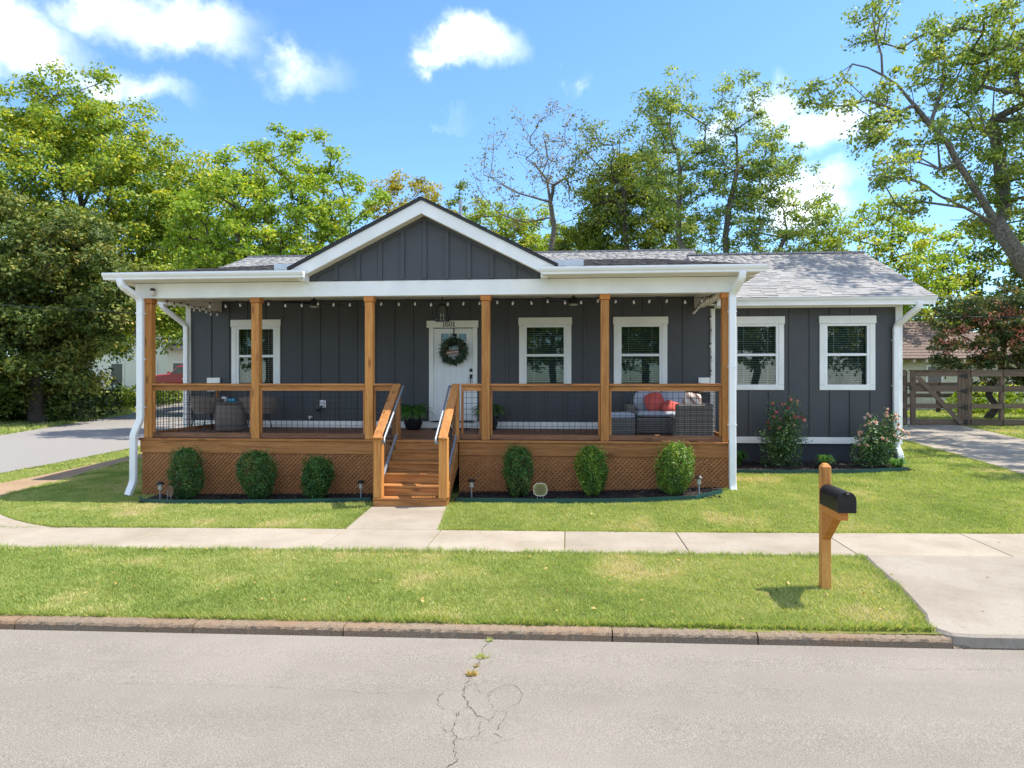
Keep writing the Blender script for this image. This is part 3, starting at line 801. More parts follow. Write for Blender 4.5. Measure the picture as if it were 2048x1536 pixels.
def window(cx, y):
    """casing with a wide head, vinyl frame, two sashes, two panes, blind slats"""
    wdw = MB(); cw = .105; e = cx - FW - cw; f = cx + FW + cw
    wdw.box(e, cx - FW, y - .030, y - .001, WZB + .11, 3.212); wdw.box(cx + FW, f, y - .030, y - .001, WZB + .11, 3.212)
    wdw.box(e, f, y - .030, y - .001, WZB, WZB + .108)
    o = wdw.build('window', 'white_trim', H, bev=.004)
    def sub_(name, bb, mat, bev=0.0):
        q = bb.build(name, mat, None, bev=bev); q.parent = o; q.matrix_parent_inverse = Matrix.Identity(4); return q
    b = MB(); b.box(cx - .566, cx + .566, y - .046, y - .001, 3.215, WZT); sub_('head_casing', b, 'white_trim', .004)
    b = MB(); yi = y - .018
    for a, c in ((cx - FW, cx - PW), (cx + PW, cx + FW)): b.box(a, c, yi, yi + .09, PB - .05, PT + .05)
    b.box(cx - PW, cx + PW, yi, yi + .09, PT, PT + .05); b.box(cx - PW, cx + PW, yi, yi + .09, PB - .05, PB); sub_('frame', b, 'white_metal', .004)
    b = MB(); b.box(cx - PW, cx + PW, yi + .012, yi + .05, 2.548, 2.60); sub_('meeting_rail', b, 'white_metal', .004)
    for z0, z1, dy in ((2.60, PT, .018), (PB, 2.548, .034)):
        b = MB(); b.box(cx - PW, cx + PW, yi + dy, yi + dy + .005, z0, z1); sub_('pane', b, 'glass_pane')
    me = None; z = PB + .02
    while z < PT - .03:
        if me is None:
            b = MB(); b.beam((-PW + .012, 0, 0), (PW - .012, 0, 0), .028, .0034, (0, -.10, .99)); me = b.mesh('blind_slat', 'blind_white')
        q = bpy.data.objects.new('blind_slat', me); col.objects.link(q); q.parent = o
        q.location = (cx, yi + .115, z); q.rotation_euler = (R(random.uniform(-3, 3)), 0, R(random.uniform(-.15, .15))); z += .0465
    b = MB()
    for k in range(15):
        xx = cx - .4 + k * .8 / 14
        b.box(xx, xx + .8 / 14, yi + .20 + .012 * math.sin(k * 2.2), yi + .205 + .012 * math.sin(k * 2.2), PB - .05, PT + .05)
    sub_('curtain', b, 'curtain')
    b = MB()
    for dx in (-.24, .25): b.box(cx + dx - .003, cx + dx + .003, yi + .09, yi + .094, PB, PT)
    sub_('blind_cord', b, 'blind_white')
    return o


for cx, yy in WINS:
    o = window(cx, yy); o.matrix_parent_inverse = INV[H.name]

# door with casing, six lites, planked face, hardware
DX0, DX1, DZ0, DZ1 = -2.907, -2.052, 1.175, 3.156
b = MB(); yd = YW_ + .02
lx0, lx1, lz0, lz1 = -2.745, -2.20, 2.69, 3.045
b.box(DX0, lx0, yd, yd + .045, DZ0, DZ1); b.box(lx1, DX1, yd, yd + .045, DZ0, DZ1); b.box(lx0, lx1, yd, yd + .045, lz1, DZ1); b.box(lx0, lx1, yd, yd + .045, DZ0, lz0)
door = b.build('door', 'door_white', H, bev=.003)


def dsub(name, bb, mat, bev=0.0, smooth=False):
    q = bb.build(name, mat, None, bev=bev, smooth=smooth); q.parent = door; return q


for k in range(5):                                          # proud planks of the lower door with v-joints between
    x0 = DX0 + .10 + k * .131; b = MB(); b.box(x0 + .004, x0 + .127, yd - .006, yd - .001, DZ0 + .13, lz0 - .10); dsub('plank', b, 'door_white', .003)
b = MB(); lw = (lx1 - lx0)
for k in (1, 2): b.box(lx0 + lw * k / 3 - .012, lx0 + lw * k / 3 + .012, yd - .006, yd + .04, lz0, lz1)
b.box(lx0, lx1, yd - .004, yd + .038, (lz0 + lz1) / 2 - .012, (lz0 + lz1) / 2 + .012); dsub('muntin', b, 'door_white', .003)
for k in range(3):
    for j in range(2):
        b = MB(); b.box(lx0 + lw * k / 3 + .012, lx0 + lw * (k + 1) / 3 - .012, yd + .018, yd + .023, lz0 + j * (lz1 - lz0) / 2 + .001, lz0 + (j + 1) * (lz1 - lz0) / 2 - .001); dsub('pane', b, 'glass_pane')
b = MB(); b.box(-2.125, -2.068, yd - .02, yd - .001, 2.225, 2.295); dsub('deadbolt', b, 'black_metal', .006)
b = MB(); b.box(-2.125, -2.068, yd - .02, yd - .001, 2.08, 2.17); b.box(-2.112, -2.094, yd - .055, yd - .03, 1.98, 2.13); b.box(-2.112, -2.094, yd - .05, yd - .002, 2.115, 2.135); dsub('handle', b, 'black_metal', .005)
b = MB(); b.box(-3.0, DX0, YW_ - .032, YW_ + .08, 1.165, 3.168); b.box(DX1, -1.958, YW_ - .032, YW_ + .08, 1.165, 3.168); b.build('door_casing', 'white_trim', H, bev=.004)
b = MB(); b.box(-3.049, -1.933, YW_ - .046, YW_ - .001, 3.170, 3.320); b.build('door_casing', 'white_trim', H, bev=.004)
b = MB(); b.box(-2.95, -2.02, YW_ - .06, YW_ + .06, 1.150, 1.172); b.build('threshold', 'black_metal', H)
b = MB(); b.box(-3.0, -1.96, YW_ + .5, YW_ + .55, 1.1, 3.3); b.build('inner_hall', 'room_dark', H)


# the number 1601 in serif figures on the head casing
def glyph(ch, x, z, h):
    b = MB(); y0, y1 = YW_ - .056, YW_ - .047
    def ring(cx, cz, rx, rz, thick, thin, a0=0, a1=360, n=26):
        for i in range(n):
            q = []
            for a in (R(a0 + (a1 - a0) * i / n), R(a0 + (a1 - a0) * (i + 1) / n)):
                tkx = thin + (thick - thin) * abs(math.cos(a))
                q.append((cx + rx * math.cos(a), cz + rz * math.sin(a), cx + (rx - tkx) * math.cos(a), cz + (rz - tkx) * math.sin(a)))
            b.prism([(q[0][0], q[0][1]), (q[0][2], q[0][3]), (q[1][2], q[1][3]), (q[1][0], q[1][1])], 1, y0, y1)
    if ch == '1':
        b.box(x + .018, x + .034, y0, y1, z, z + h); b.box(x + .004, x + .048, y0 + .0005, y1, z - .001, z + .006)
        b.prism([(x + .0, z + h * .84), (x + .018, z + h * .90), (x + .018, z + h), (x + .004, z + h * .9)], 1, y0, y1)
        return b, .056
    if ch == '0':
        ring(x + .038, z + h / 2, .036, h / 2, .017, .006); return b, .082
    ring(x + .036, z + h * .32, .034, h * .32, .016, .006)
    ring(x + .066, z + h * .30, .064, h * .70, .017, .006, 100, 185, 14); return b, .08


gx = -2.70
for i, ch in enumerate('1601'):
    b, adv = glyph(ch, gx, 3.188, .112); b.build('digit', 'letter_black', H); gx += adv

# outlet cover, hose tap, side blocks where the rails meet the wall, flood light on the beam
b = MB(); b.box(-5.405, -5.275, YW_ - .045, YW_ - .001, 1.445, 1.61); o = b.build('outlet_cover', 'white_metal', H, bev=.01)
b = MB(); b.box(-5.385, -5.31, YW_ - .075, YW_ - .046, 1.47, 1.585); q = b.build('socket', 'flashing', None, bev=.012); q.parent = o
b = MB(); b.tube([(-5.35, YW_ - .06, 1.49), (-5.37, YW_ - .10, 1.44), (-5.43, YW_ - .08, 1.40), (-5.46, YW_ - .05, 1.385)], .022, 6); q = b.build('plug', 'black_metal', None); q.parent = o
b = MB(); b.box(-5.65, -5.57, YW_ - .075, YW_ - .02, 1.225, 1.27); b.tube([(-5.61, YW_ - .02, 1.25), (-5.61, YW_ - .09, 1.245), (-5.60, YW_ - .12, 1.2)], .016, 8); b.build('hose_tap', 'flashing', H, bev=.004)
for x0, x1 in ((-7.96, -7.66), (2.67, 2.90)):
    b = MB(); b.box(x0, x1, YW_ - .05, YW_ - .022, 1.80, 2.10); b.build('rail_block', 'white_trim', H, bev=.005)

# ---- roofs
def shingles(u0, du, dv, ulim, vlen, mat, expo=.124, seed=1, wmin=.12, wmax=.34, th=.011):
    """separate tabs over a slope: u0 = origin, du/dv unit vectors along eave and up the slope; ulim(v)->(lo,hi)"""
    g = np.random.default_rng(seed); du = Vector(du).normalized(); dv = Vector(dv).normalized(); nn = du.cross(dv).normalized()
    if nn.z < 0: nn = -nn
    o = Vector(u0); out = []
    r = 0; v = 0.0
    while v < vlen - .02:
        lo, hi = ulim(v + .05); u = lo - g.uniform(0, .25)
        while u < hi:
            wdt = g.uniform(wmin, wmax); a, c = max(u, lo), min(u + wdt, hi)
            if c - a > .02:
                t = .005 if g.random() < .5 else g.uniform(.011, .017); top = min(v + expo + .03, vlen)
                p = [o + du * (a + .002) + dv * v, o + du * (c - .002) + dv * v, o + du * (c - .002) + dv * top, o + du * (a + .002) + dv * top]
                q = [p[0] + nn * t, p[1] + nn * t, p[2] + nn * .003, p[3] + nn * .003]
                out.append((p + q, v))
            u += wdt
        v += expo; r += 1
    return out


SF = [(0, 3, 2, 1), (4, 5, 6, 7), (0, 1, 5, 4), (1, 2, 6, 5), (2, 3, 7, 6), (3, 0, 4, 7)]


def joined(name, tabs, mat, parent):
    V = np.array([[tuple(p) for p in t[0]] for t in tabs]).reshape(-1, 3); n = len(tabs)
    F = (np.array(SF)[None] + (np.arange(n) * 8)[:, None, None]).reshape(-1, 4)
    return link(name, np_mesh(name, V, F, mat, tint=np.repeat(rng.random(n), 6)), parent, kind='stuff')


# wing roof: deck, 300 nearest shingles as pieces, the rest joined
ey, ez, ry_, rz_ = 14.06, 3.70, 17.45, 5.19
sl = Vector((0, ry_ - ey, rz_ - ez)); vlen = sl.length
b = MB()
b.prism([(ey + .03, ez - .04), (ey + .03, ez - .004), (ry_, rz_ - .004), (20.9, ez - .004), (20.9, ez - .04), (ry_, rz_ - .16)], 0, 2.95, 7.18)
wr = b.build('roof', 'shingle_light', H)
tabs = shingles((0, ey, ez), (1, 0, 0), sl, lambda v: (2.9, 7.2), vlen, 'shingle_light', seed=5)
vis = [t for t in tabs if t[0][0].x > 2.95]
for t_ in vis[:300]:
    b = MB(); b.add(t_[0], SF); q = b.build('shingle', 'shingle_light', None); q.parent = wr
q = joined('shingle_field', vis[300:], 'shingle_light', None); q.parent = wr
b = MB()
for k in range(22):
    x0 = 2.95 + k * .195
    if x0 < 7.1: b.box(x0, min(x0 + .21, 7.2), ry_ - .13, ry_ + .13, rz_ - .03 + (k % 2) * .003, rz_ + .012 + (k % 2) * .003)
q = b.build('ridge_cap', 'shingle_light', None); q.parent = wr
b = MB(); b.prism([(ey + .05, ez - .17), (ey + .05, ez - .045), (ry_, rz_ - .045), (20.9, ez - .045), (20.9, ez - .17), (ry_, rz_ - .19)], 0, 7.155, 7.195); b.build('rake_board', 'white_trim', H)
b = MB(); b.box(2.98, 7.16, ey + .06, ey + .09, ez - .15, ez - .03); b.build('fascia', 'white_trim', H)
# main roof
b = MB()
b.prism([(14.0, 3.80), (14.0, 3.845), (19.0, 5.595), (24.0, 3.845), (24.0, 3.80), (19.0, 5.44)], 0, -9.2, 3.34)
mr = b.build('roof', 'shingle_light', H)
sl2 = Vector((0, 5.0, 1.75))
q = joined('shingle_field', shingles((0, 14.0, 3.85), (1, 0, 0), sl2, lambda v: (-9.22, 3.36), sl2.length, 'shingle_light', seed=8), 'shingle_light', None); q.parent = mr
b = MB()
for k in range(64):
    x0 = -9.2 + k * .197
    if x0 < 3.3: b.box(x0, x0 + .21, 18.87, 19.13, 5.57 + (k % 2) * .003, 5.612 + (k % 2) * .003)
q = b.build('ridge_cap', 'shingle_light', None); q.parent = mr
b = MB(); b.prism([(14.0, 3.68), (14.0, 3.795), (19.0, 5.435), (19.0, 5.30)], 0, -9.19, -9.15); b.prism([(14.0, 3.68), (14.0, 3.795), (19.0, 5.435), (19.0, 5.30)], 0, 3.30, 3.335); b.build('rake_board', 'white_trim', H)
b = MB(); b.box(-9.18, -7.85, 14.03, 14.45, 3.70, 3.716); b.build('soffit', 'white_trim', H)
# porch roof (low slope, dark shingles) with a hip to either side
PR0 = Vector((0, 11.47, 3.935)); sl3 = Vector((0, 1, .195)).normalized(); L3 = 6.3
prf = None
for (xa, xb, xc, xd, sd_) in ((-8.2, -4.66, -4.66, -7.2, 11), (-.44, 3.17, 2.1, -.44, 12)):
    b = MB(); pv = [(xa, 11.49, 3.928), (xb, 11.49, 3.928), (xc, 17.7, 5.139), (xd, 17.7, 5.139)]
    b.add([*pv, *[(x, y, z - .06) for x, y, z in pv]], [(0, 1, 2, 3), (7, 6, 5, 4), (0, 4, 5, 1), (1, 5, 6, 2), (2, 6, 7, 3), (3, 7, 4, 0)])
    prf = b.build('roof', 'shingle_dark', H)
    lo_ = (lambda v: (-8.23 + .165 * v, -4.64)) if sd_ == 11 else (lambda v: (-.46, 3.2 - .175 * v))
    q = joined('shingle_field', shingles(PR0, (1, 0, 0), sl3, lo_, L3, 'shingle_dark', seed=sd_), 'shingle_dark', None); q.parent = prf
    xo = -8.2 if sd_ == 11 else 3.17; xi = -7.2 if sd_ == 11 else 2.1; sg = -1 if sd_ == 11 else 1
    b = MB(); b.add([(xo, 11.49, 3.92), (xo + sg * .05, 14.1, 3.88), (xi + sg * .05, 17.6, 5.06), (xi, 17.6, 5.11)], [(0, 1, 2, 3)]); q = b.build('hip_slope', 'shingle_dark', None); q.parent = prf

# gable: siding, battens, rake boards, shingled cap
AX, AZ = -2.545, 5.186
GL, GR = (-4.871, 4.016), (-.240, 4.016)
b = MB(); b.prism([(-4.64, 3.815), (-.47, 3.815), (-.47, 3.88), (AX, 4.93), (-4.64, 3.88)], 1, YF - .01, YF + .05)
gab = b.build('gable', 'siding_grey', H)
ms_ = (AZ - 4.016) / (AX - GL[0])
for x in (-4.54, -4.142, -3.735, -3.337, -2.937, -2.538, -2.144, -1.75, -1.351, -.954, -.57):
    zt = AZ - .255 - abs(x - AX) * ms_
    if zt > 3.86:
        b = MB(); b.box(x - .0375, x + .0375, YF - .035, YF - .011, 3.822, zt + .05); q = b.build('batten', 'siding_grey', None, bev=.003); q.parent = gab
for ex, ez_ in (GL, GR):                                    # frame board below each rake
    sgn = 1 if ex < AX else -1
    b = MB(); p0 = (ex + sgn * .25, ez_ - .155); p1 = (AX, AZ - .27)
    b.prism([(p0[0], p0[1] - .04), (p1[0], p1[1] - .05), (p1[0], p1[1] + .02), (p0[0], p0[1] + .02)], 1, YF - .033, YF - .0115); q = b.build('siding_trim', 'siding_grey', None); q.parent = gab
for ex, ez_ in (GL, GR):
    sgn = 1 if ex < AX else -1
    b = MB()
    b.prism([(ex, ez_ - .03), (ex + sgn * .14, ez_ - .185), (AX, AZ - .262), (AX, AZ - .028)], 1, YF - .275, YF - .245); b.build('rake_board', 'white_trim', H, bev=.004)
    b = MB(); b.prism([(ex + sgn * .14, ez_ - .175), (AX, AZ - .25), (AX, AZ - .235), (ex + sgn * .13, ez_ - .16)], 1, YF - .244, YF + .02); b.build('soffit', 'cream_ceiling', H)
    b = MB(); b.prism([(ex - sgn * .05, ez_ - .05), (ex - sgn * .05, ez_ - .005), (AX, AZ + .012), (AX, AZ - .026)], 1, YF - .31, 16.8); rf = b.build('roof', 'soot_drip', H)
    # shingles on the slope of the gable roof
    dvv = Vector((AX - ex + sgn * .05, 0, AZ - ez_ + .02)); ll = dvv.length
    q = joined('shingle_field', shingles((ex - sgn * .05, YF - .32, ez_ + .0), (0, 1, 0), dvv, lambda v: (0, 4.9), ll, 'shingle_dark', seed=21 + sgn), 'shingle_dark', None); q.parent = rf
    b = MB(); b.box(ex + sgn * .135, ex + sgn * .245, YF - .27, YF - .02, 3.79, ez_ - .10); b.build('gable_return', 'white_trim', H, bev=.004)
b = MB(); b.tube([(-2.36, 14.7, 4.2), (-2.36, 14.7, 5.96)], .038, 12); b.build('vent_pipe', 'galvanised', H, smooth=False)
for x0, x1 in ((-5.35, -4.75), (-.42, .25)):
    b = MB(); b.box(x0, x1, 12.0, 12.02, 4.02, 4.16); b.build('flashing', 'flashing', H)

# porch beam, ceiling, side beams, soffits
b = MB(); b.box(-7.92, 2.86, YF - .0, YF + .20, 3.542, 3.812); b.build('porch_beam', 'white_trim', H, bev=.004)
for x0, x1 in ((-7.82, -7.62), (2.58, 2.78)):
    b = MB(); b.box(x0, x1, YF + .202, YW_ - .03, 3.545, 3.80); b.build('porch_beam', 'cream_ceiling', H, bev=.004)
b = MB(); b.box(-7.615, 2.575, YF + .205, YW_ - .03, 3.785, 3.80)
porch_ceiling = b.build('porch_ceiling', 'cream_ceiling', H)
for x0, x1, xe in ((-8.18, -4.66, 0), (-.44, 3.12, 0)):
    b = MB(); b.box(x0, x1, 11.50, YF - .003, 3.818, 3.832); b.build('soffit', 'cream_ceiling', H)
b = MB(); b.box(-8.16, -7.93, YF, 14.4, 3.80, 3.815); b.box(2.87, 3.14, YF, 14.4, 3.80, 3.815); b.build('soffit', 'cream_ceiling', H)


def gutter(x0, x1, yb, zt):
    """K-style gutter along x, back at yb, top at zt"""
    b = MB(); p = [(yb, zt), (yb, zt - .118), (yb - .075, zt - .118), (yb - .082, zt - .085), (yb - .105, zt - .062), (yb - .122, zt - .03), (yb - .122, zt), (yb - .108, zt), (yb - .108, zt - .012), (yb - .01, zt - .012)]
    b.prism(p, 0, x0, x1); return b.build('gutter', 'white_metal', H)


gutter(-8.24, -4.58, 11.53, 3.945); gutter(-.47, 3.21, 11.53, 3.945); gutter(2.99, 7.22, 14.19, 3.715)
gutter(-9.22, -8.30, 14.02, 3.80)
b = MB(); b.box(-8.2, -4.6, 11.532, 11.555, 3.83, 3.93); b.box(-.46, 3.16, 11.532, 11.555, 3.83, 3.93); b.build('fascia', 'white_trim', H)


def downspout(pts, wd=.118, dp=.085):
    b = MB(); P = [Vector(p) for p in pts]; Q = [P[0]]
    for i in range(1, len(P) - 1):                          # round the elbows
        a = (P[i - 1] - P[i]).normalized() * .06; c = (P[i + 1] - P[i]).normalized() * .06
        Q += [P[i] + a, P[i] + a * .28 + c * .28, P[i] + c]
    Q.append(P[-1]); b.rtube(Q, wd, dp); o = b.build('downspout', 'white_metal', H, smooth=False)
    for i in range(len(P) - 1):
        d = (P[i + 1] - P[i])
        if d.length > 1.4 and abs(d.normalized().z) > .95:
            for f_ in (.12, .5, .9):
                b = MB(); p = P[i] + d * f_; b.box(p.x - wd / 2 - .006, p.x + wd / 2 + .006, p.y - dp / 2 - .005, p.y + dp / 2 + .03, p.z - .012, p.z + .012)
                q = b.build('strap', 'white_metal', None); q.parent = o
    return o


downspout([(-7.93, 11.48, 3.84), (-7.93, 11.48, 3.73), (-7.745, 11.76, 3.52), (-7.745, 11.76, 1.34), (-7.85, 11.72, 1.06), (-7.85, 11.72, .22), (-7.90, 11.64, -.02)])
downspout([(2.83, 11.48, 3.84), (2.83, 11.48, 3.74), (2.735, 11.76, 3.50), (2.735, 11.76, 1.05), (2.735, 11.75, .98), (2.735, 11.75, .30), (2.74, 11.72, .20)])
downspout([(6.90, 14.12, 3.60), (6.90, 14.12, 3.50), (6.64, 14.52, 3.15), (6.64, 14.52, .72), (6.69, 14.44, .52), (6.69, 14.44, .40)])
downspout([(-8.72, 13.98, 3.70), (-8.72, 13.98, 3.62), (-8.42, 14.39, 3.25), (-8.42, 14.39, .9), (-8.42, 14.39, .05)], .10, .08)
b = MB(); b.lathe([(.0, .06), (.035, .055), (.045, .03), (.03, .0)], (-7.55, YF - .05, 3.66), 12); q0 = b.build('flood_light', 'black_metal', H)
b = MB(); b.lathe([(.0, -.06), (.035, -.05), (.052, -.01), (.048, .025), (.03, .045), (0, .05)], (-7.55, YF - .06, 3.63), 14); q = b.build('bulb', 'bulb_glass', None, smooth=True); q.parent = q0

# ================================================================== PORCH
P = thing('front_porch', 'cedar-stained timber porch with posts, wire-panel railings, lattice skirt and steps', 'porch', (-2.5, 13.0, .0))
POSTS = [-7.70, -5.66, -3.56, -1.465, .614, 2.675]
PY = YF + .115
ZD = .99
y = YF + .035
b = MB(); b.box(-7.84, 2.80, YF - .025, YF + .11, ZD - .036, ZD); b.build('deck_board', 'wood_x', P, bev=.004)
y = YF + .116; k = 0
while y < YW_ - .03:
    zz = ZD + .03 * (y - YF) / 2.6; y1 = min(y + .136, YW_ - .03)
    b = MB(); b.box(-7.84, 2.80, y, y1, zz - .034, zz); b.build('deck_board', 'deck_wood', P, bev=.003); y += .142
# fascia boards (butted in lengths)
for x0, x1 in ((-7.82, -3.16), (-1.93, 2.785)):
    b = MB(); b.box(x0, x1, YF, YF + .038, .728, ZD - .038); b.build('fascia', 'wood_x', P, bev=.003)
for x0, x1 in ((-7.82, -7.78), (2.745, 2.785)):
    b = MB(); b.box(x0, x1, YF + .04, YW_ - .05, .728, ZD - .038); b.build('fascia', 'wood_y', P, bev=.003)
for px in POSTS:
    b = MB(); b.box(px - .072, px + .072, PY - .086, PY + .058, ZD + .001, 3.445); b.build('post', 'post_wood', P, bev=.008)
    b = MB(); b.box(px - .09, px + .09, PY - .105, PY + .076, 3.446, 3.541); b.build('post_cap', 'cap_wood', P, bev=.008)


def wire(x0, x1, z0, z1, y, parent, r=.0032, step=.1):
    b = MB(); x = x0 + step * .5
    while x < x1: b.box(x - r, x + r, y - r, y + r, z0, z1); x += step
    z = z0 + step * .6
    while z < z1: b.box(x0, x1, y + r, y + 3 * r, z - r, z + r); z += step
    return b.build('wire_panel', 'wire_black', parent, kind='stuff')


RT = 1.985
def bay(x0, x1):
    b = MB(); b.box(x0, x1, PY - .085, PY + .06, RT - .038, RT); b.build('rail_cap', 'wood_x', P, bev=.004)
    b = MB(); b.box(x0 + .002, x1 - .002, PY - .045, PY - .005, RT - .128, RT - .040); b.build('top_rail', 'wood_x', P, bev=.004)
    b = MB(); b.box(x0 + .002, x1 - .002, PY - .045, PY - .004, ZD + .012, ZD + .098); b.build('bottom_rail', 'rail_low_wood', P, bev=.004)
    for a, c in ((x0 + .002, x0 + .04), (x1 - .04, x1 - .002)):
        b = MB(); b.box(a, c, PY - .046, PY - .006, ZD + .10, RT - .130); b.build('stile', 'wood_z', P, bev=.003)
    wire(x0 + .04, x1 - .04, ZD + .085, RT - .115, PY - .022, P)


for i in (0, 1, 3, 4): bay(POSTS[i] + .074, POSTS[i + 1] - .074)
bay(POSTS[2] + .074, -3.115); bay(-1.905, POSTS[3] - .074)
for px in (POSTS[0], POSTS[5]):                              # side railings back to the wall
    y0, y1 = PY + .06, YW_ - .052
    b = MB(); b.box(px - .07, px + .07, y0, y1, RT - .038, RT); b.build('rail_cap', 'wood_y', P, bev=.004)
    b = MB(); b.box(px - .02, px + .02, y0, y1, RT - .128, RT - .040); b.build('top_rail', 'wood_y', P, bev=.004)
    b = MB(); b.box(px - .02, px + .02, y0, y1, ZD + .035, ZD + .11); b.build('bottom_rail', 'wood_y', P, bev=.004)
    b = MB(); b.box(px - .02, px + .02, y1 - .09, y1, ZD + .112, RT - .130); b.build('stile', 'wood_z', P, bev=.003)
    b = MB(); r_ = .0032; yy = y0 + .05
    while yy < y1 - .1: b.box(px - r_, px + r_, yy - r_, yy + r_, ZD + .1, RT - .12); yy += .1
    zz = ZD + .16
    while zz < RT - .13: b.box(px + r_, px + 3 * r_, y0, y1 - .09, zz - r_, zz + r_); zz += .1
    b.build('wire_panel', 'wire_black', P, kind='stuff')


# lattice: every slat its own piece, clipped to the panel
def lattice(x0, x1, zb0, zb1, zt, y):
    wd = .037; sp = .0772
    for sgn, yy in ((1, y), (-1, y + .0075)):
        hgt = zt - min(zb0, zb1); c = x0 - hgt
        while c < x1 + hgt:
            # centre line x = c + sgn*(z - zt) ; half width measured along x
            hw = wd * math.sqrt(2) / 2
            poly = []
            def zbot(x): return zb0 + (zb1 - zb0) * (min(max(x, x0), x1) - x0) / (x1 - x0)
            top = [c - hw, c + hw]
            zb = zbot(c); bot = [c + sgn * (zb - zt) - hw, c + sgn * (zb - zt) + hw]
            zb = zbot(sum(bot) / 2); bot = [c + sgn * (zb - zt) - hw, c + sgn * (zb - zt) + hw]
            quad = [(top[0], zt), (top[1], zt), (bot[1], zb), (bot[0], zb)]
            for lim, side in ((x0, 1), (x1, -1)):           # clip to x0..x1
                out = []
                for i in range(len(quad)):
                    a, d = quad[i], quad[(i + 1) % len(quad)]
                    ia, id_ = (a[0] - lim) * side >= 0, (d[0] - lim) * side >= 0
                    if ia: out.append(a)
                    if ia != id_:
                        t_ = (lim - a[0]) / (d[0] - a[0]); out.append((lim, a[1] + t_ * (d[1] - a[1])))
                quad = out
                if len(quad) < 3: break
            if len(quad) >= 3:
                b = MB(); b.prism(quad, 1, yy, yy + .0072); b.build('lattice_slat', 'lattice_wood', P)
            c += sp


LY = YF + .018
lattice(-7.80, -3.16, -.08, -.02, .725, LY)
lattice(-1.93, 2.77, .02, .16, .725, LY)
b = MB()
for x in np.arange(-7.6, 2.8, 2.06): b.box(x - .07, x + .07, YF + .25, YF + .39, -.1, ZD - .05)
b.build('pier', 'wood_z', P)
b = MB(); b.box(-7.78, -7.765, YF + .05, YW_, -.1, .725); b.build('side_skirt', 'lattice_wood', P)
b = MB(); b.box(2.735, 2.75, YF + .05, YW_, .1, .725); b.build('side_skirt', 'lattice_wood', P)

# steps
SX0, SX1, RUN, RISE = -3.13, -1.945, .235, .165
for n in range(1, 6):                                        # n-th tread below the deck
    yf = YF - RUN * n; z = ZD - RISE * n
    x0, x1 = (SX0, SX1) if n == 5 else (SX0 + .045, SX1 - .045)
    for k in (0, 1):
        b = MB(); b.box(x0, x1, yf - .02 + k * .126, yf + .104 + k * .128, z - .036, z); b.build('tread', 'wood_x', P, bev=.005)
    b = MB(); b.box(x0 + .004, x1 - .004, yf + .006, yf + .03, z - RISE + .001, z - .038); b.build('riser', 'wood_x', P, bev=.003)
b = MB(); b.box(SX0 + .05, SX1 - .05, YF - .004, YF + .03, ZD - RISE, ZD - .038); b.build('riser', 'wood_x', P)
for x0 in (SX0, SX1 - .04):
    b = MB(); pr = [(YF + .0, ZD - .04), (YF + .0, ZD - .45)] + [(YF - RUN * 4.75, -.02), (YF - RUN * 4.75, RISE - .04), (YF - RUN * 4.1, RISE * 2 - .04)]
    b.prism(pr, 0, x0, x0 + .04); b.build('stringer', 'wood_y', P)
yb = YF - 5 * RUN
NX = (-3.055, -1.995)
for nx_ in NX:
    b = MB(); b.box(nx_ - .07, nx_ + .07, yb - .005, yb + .135, RISE + .002, 1.135); b.build('newel', 'post_wood', P, bev=.006)
    b = MB(); b.box(nx_ - .06, nx_ + .06, YF - .0, YF + .10, ZD + .002, RT - .04); b.build('newel', 'wood_z', P, bev=.006)
    p0 = Vector((nx_, yb - .05, 1.115)); p1 = Vector((nx_, YF + .06, RT - .012))
    b = MB(); b.beam(p0, p1, .142, .04); b.build('stair_rail_cap', 'wood_y', P, bev=.008)
    d = (p1 - p0)
    b = MB(); b.beam(p0 + d * .13 - Vector((0, 0, .085)), p1 - d * .04 - Vector((0, 0, .085)), .04, .09); b.build('stair_rail', 'wood_y', P, bev=.004)
    b = MB(); r_ = .0032                                     # wire panel under the sloping rail
    for k in range(11):
        yy = yb + .15 + k * .1
        if yy > YF - .02: break
        tt = (yy - p0.y) / (p1.y - p0.y); zt = p0.z + d.z * tt - .1; zb = zt - .72
        b.box(nx_ - r_, nx_ + r_, yy - r_, yy + r_, zb, zt)
    for k in range(7):
        dz = -.14 - k * .1
        b.beam(p0 + d * .15 + Vector((.006, 0, dz)), p1 - d * .06 + Vector((.006, 0, dz)), r_ * 2, r_ * 2)
    b.build('wire_panel', 'wire_black', P, kind='stuff')
    b = MB(); b.beam(p0 + d * .14 - Vector((-.012, 0, .86)), p1 - d * .05 - Vector((-.012, 0, .86)), .035, .055); b.build('panel_channel', 'galvanised', P, bev=.004)
    s_ = 1 if nx_ < -2.5 else -1
    gx_ = nx_ + s_ * .115
    off = Vector((s_ * .115, 0, -.02))
    a0, a1 = p0 + d * .03 + off, p1 - d * .02 + off
    b = MB(); b.tube([p0 + d * .06 + Vector((s_ * .05, 0, -.09)), a0 + Vector((0, 0, -.085)), a0 + Vector((0, -.03, -.06)), a0, a1, a1 + Vector((0, .03, .0)), a1 + Vector((-s_ * .06, .05, 0))], .019, 10); hr = b.build('handrail', 'galvanised', P, smooth=True)
    b = MB()
    for f_ in (.25, .75):
        q_ = a0 + (a1 - a0) * f_; b.tube([q_, q_ + Vector((-s_ * .02, 0, -.05)), q_ + Vector((-s_ * .09, 0, -.06))], .008, 6)
    q = b.build('bracket', 'galvanised', None); q.parent = hr


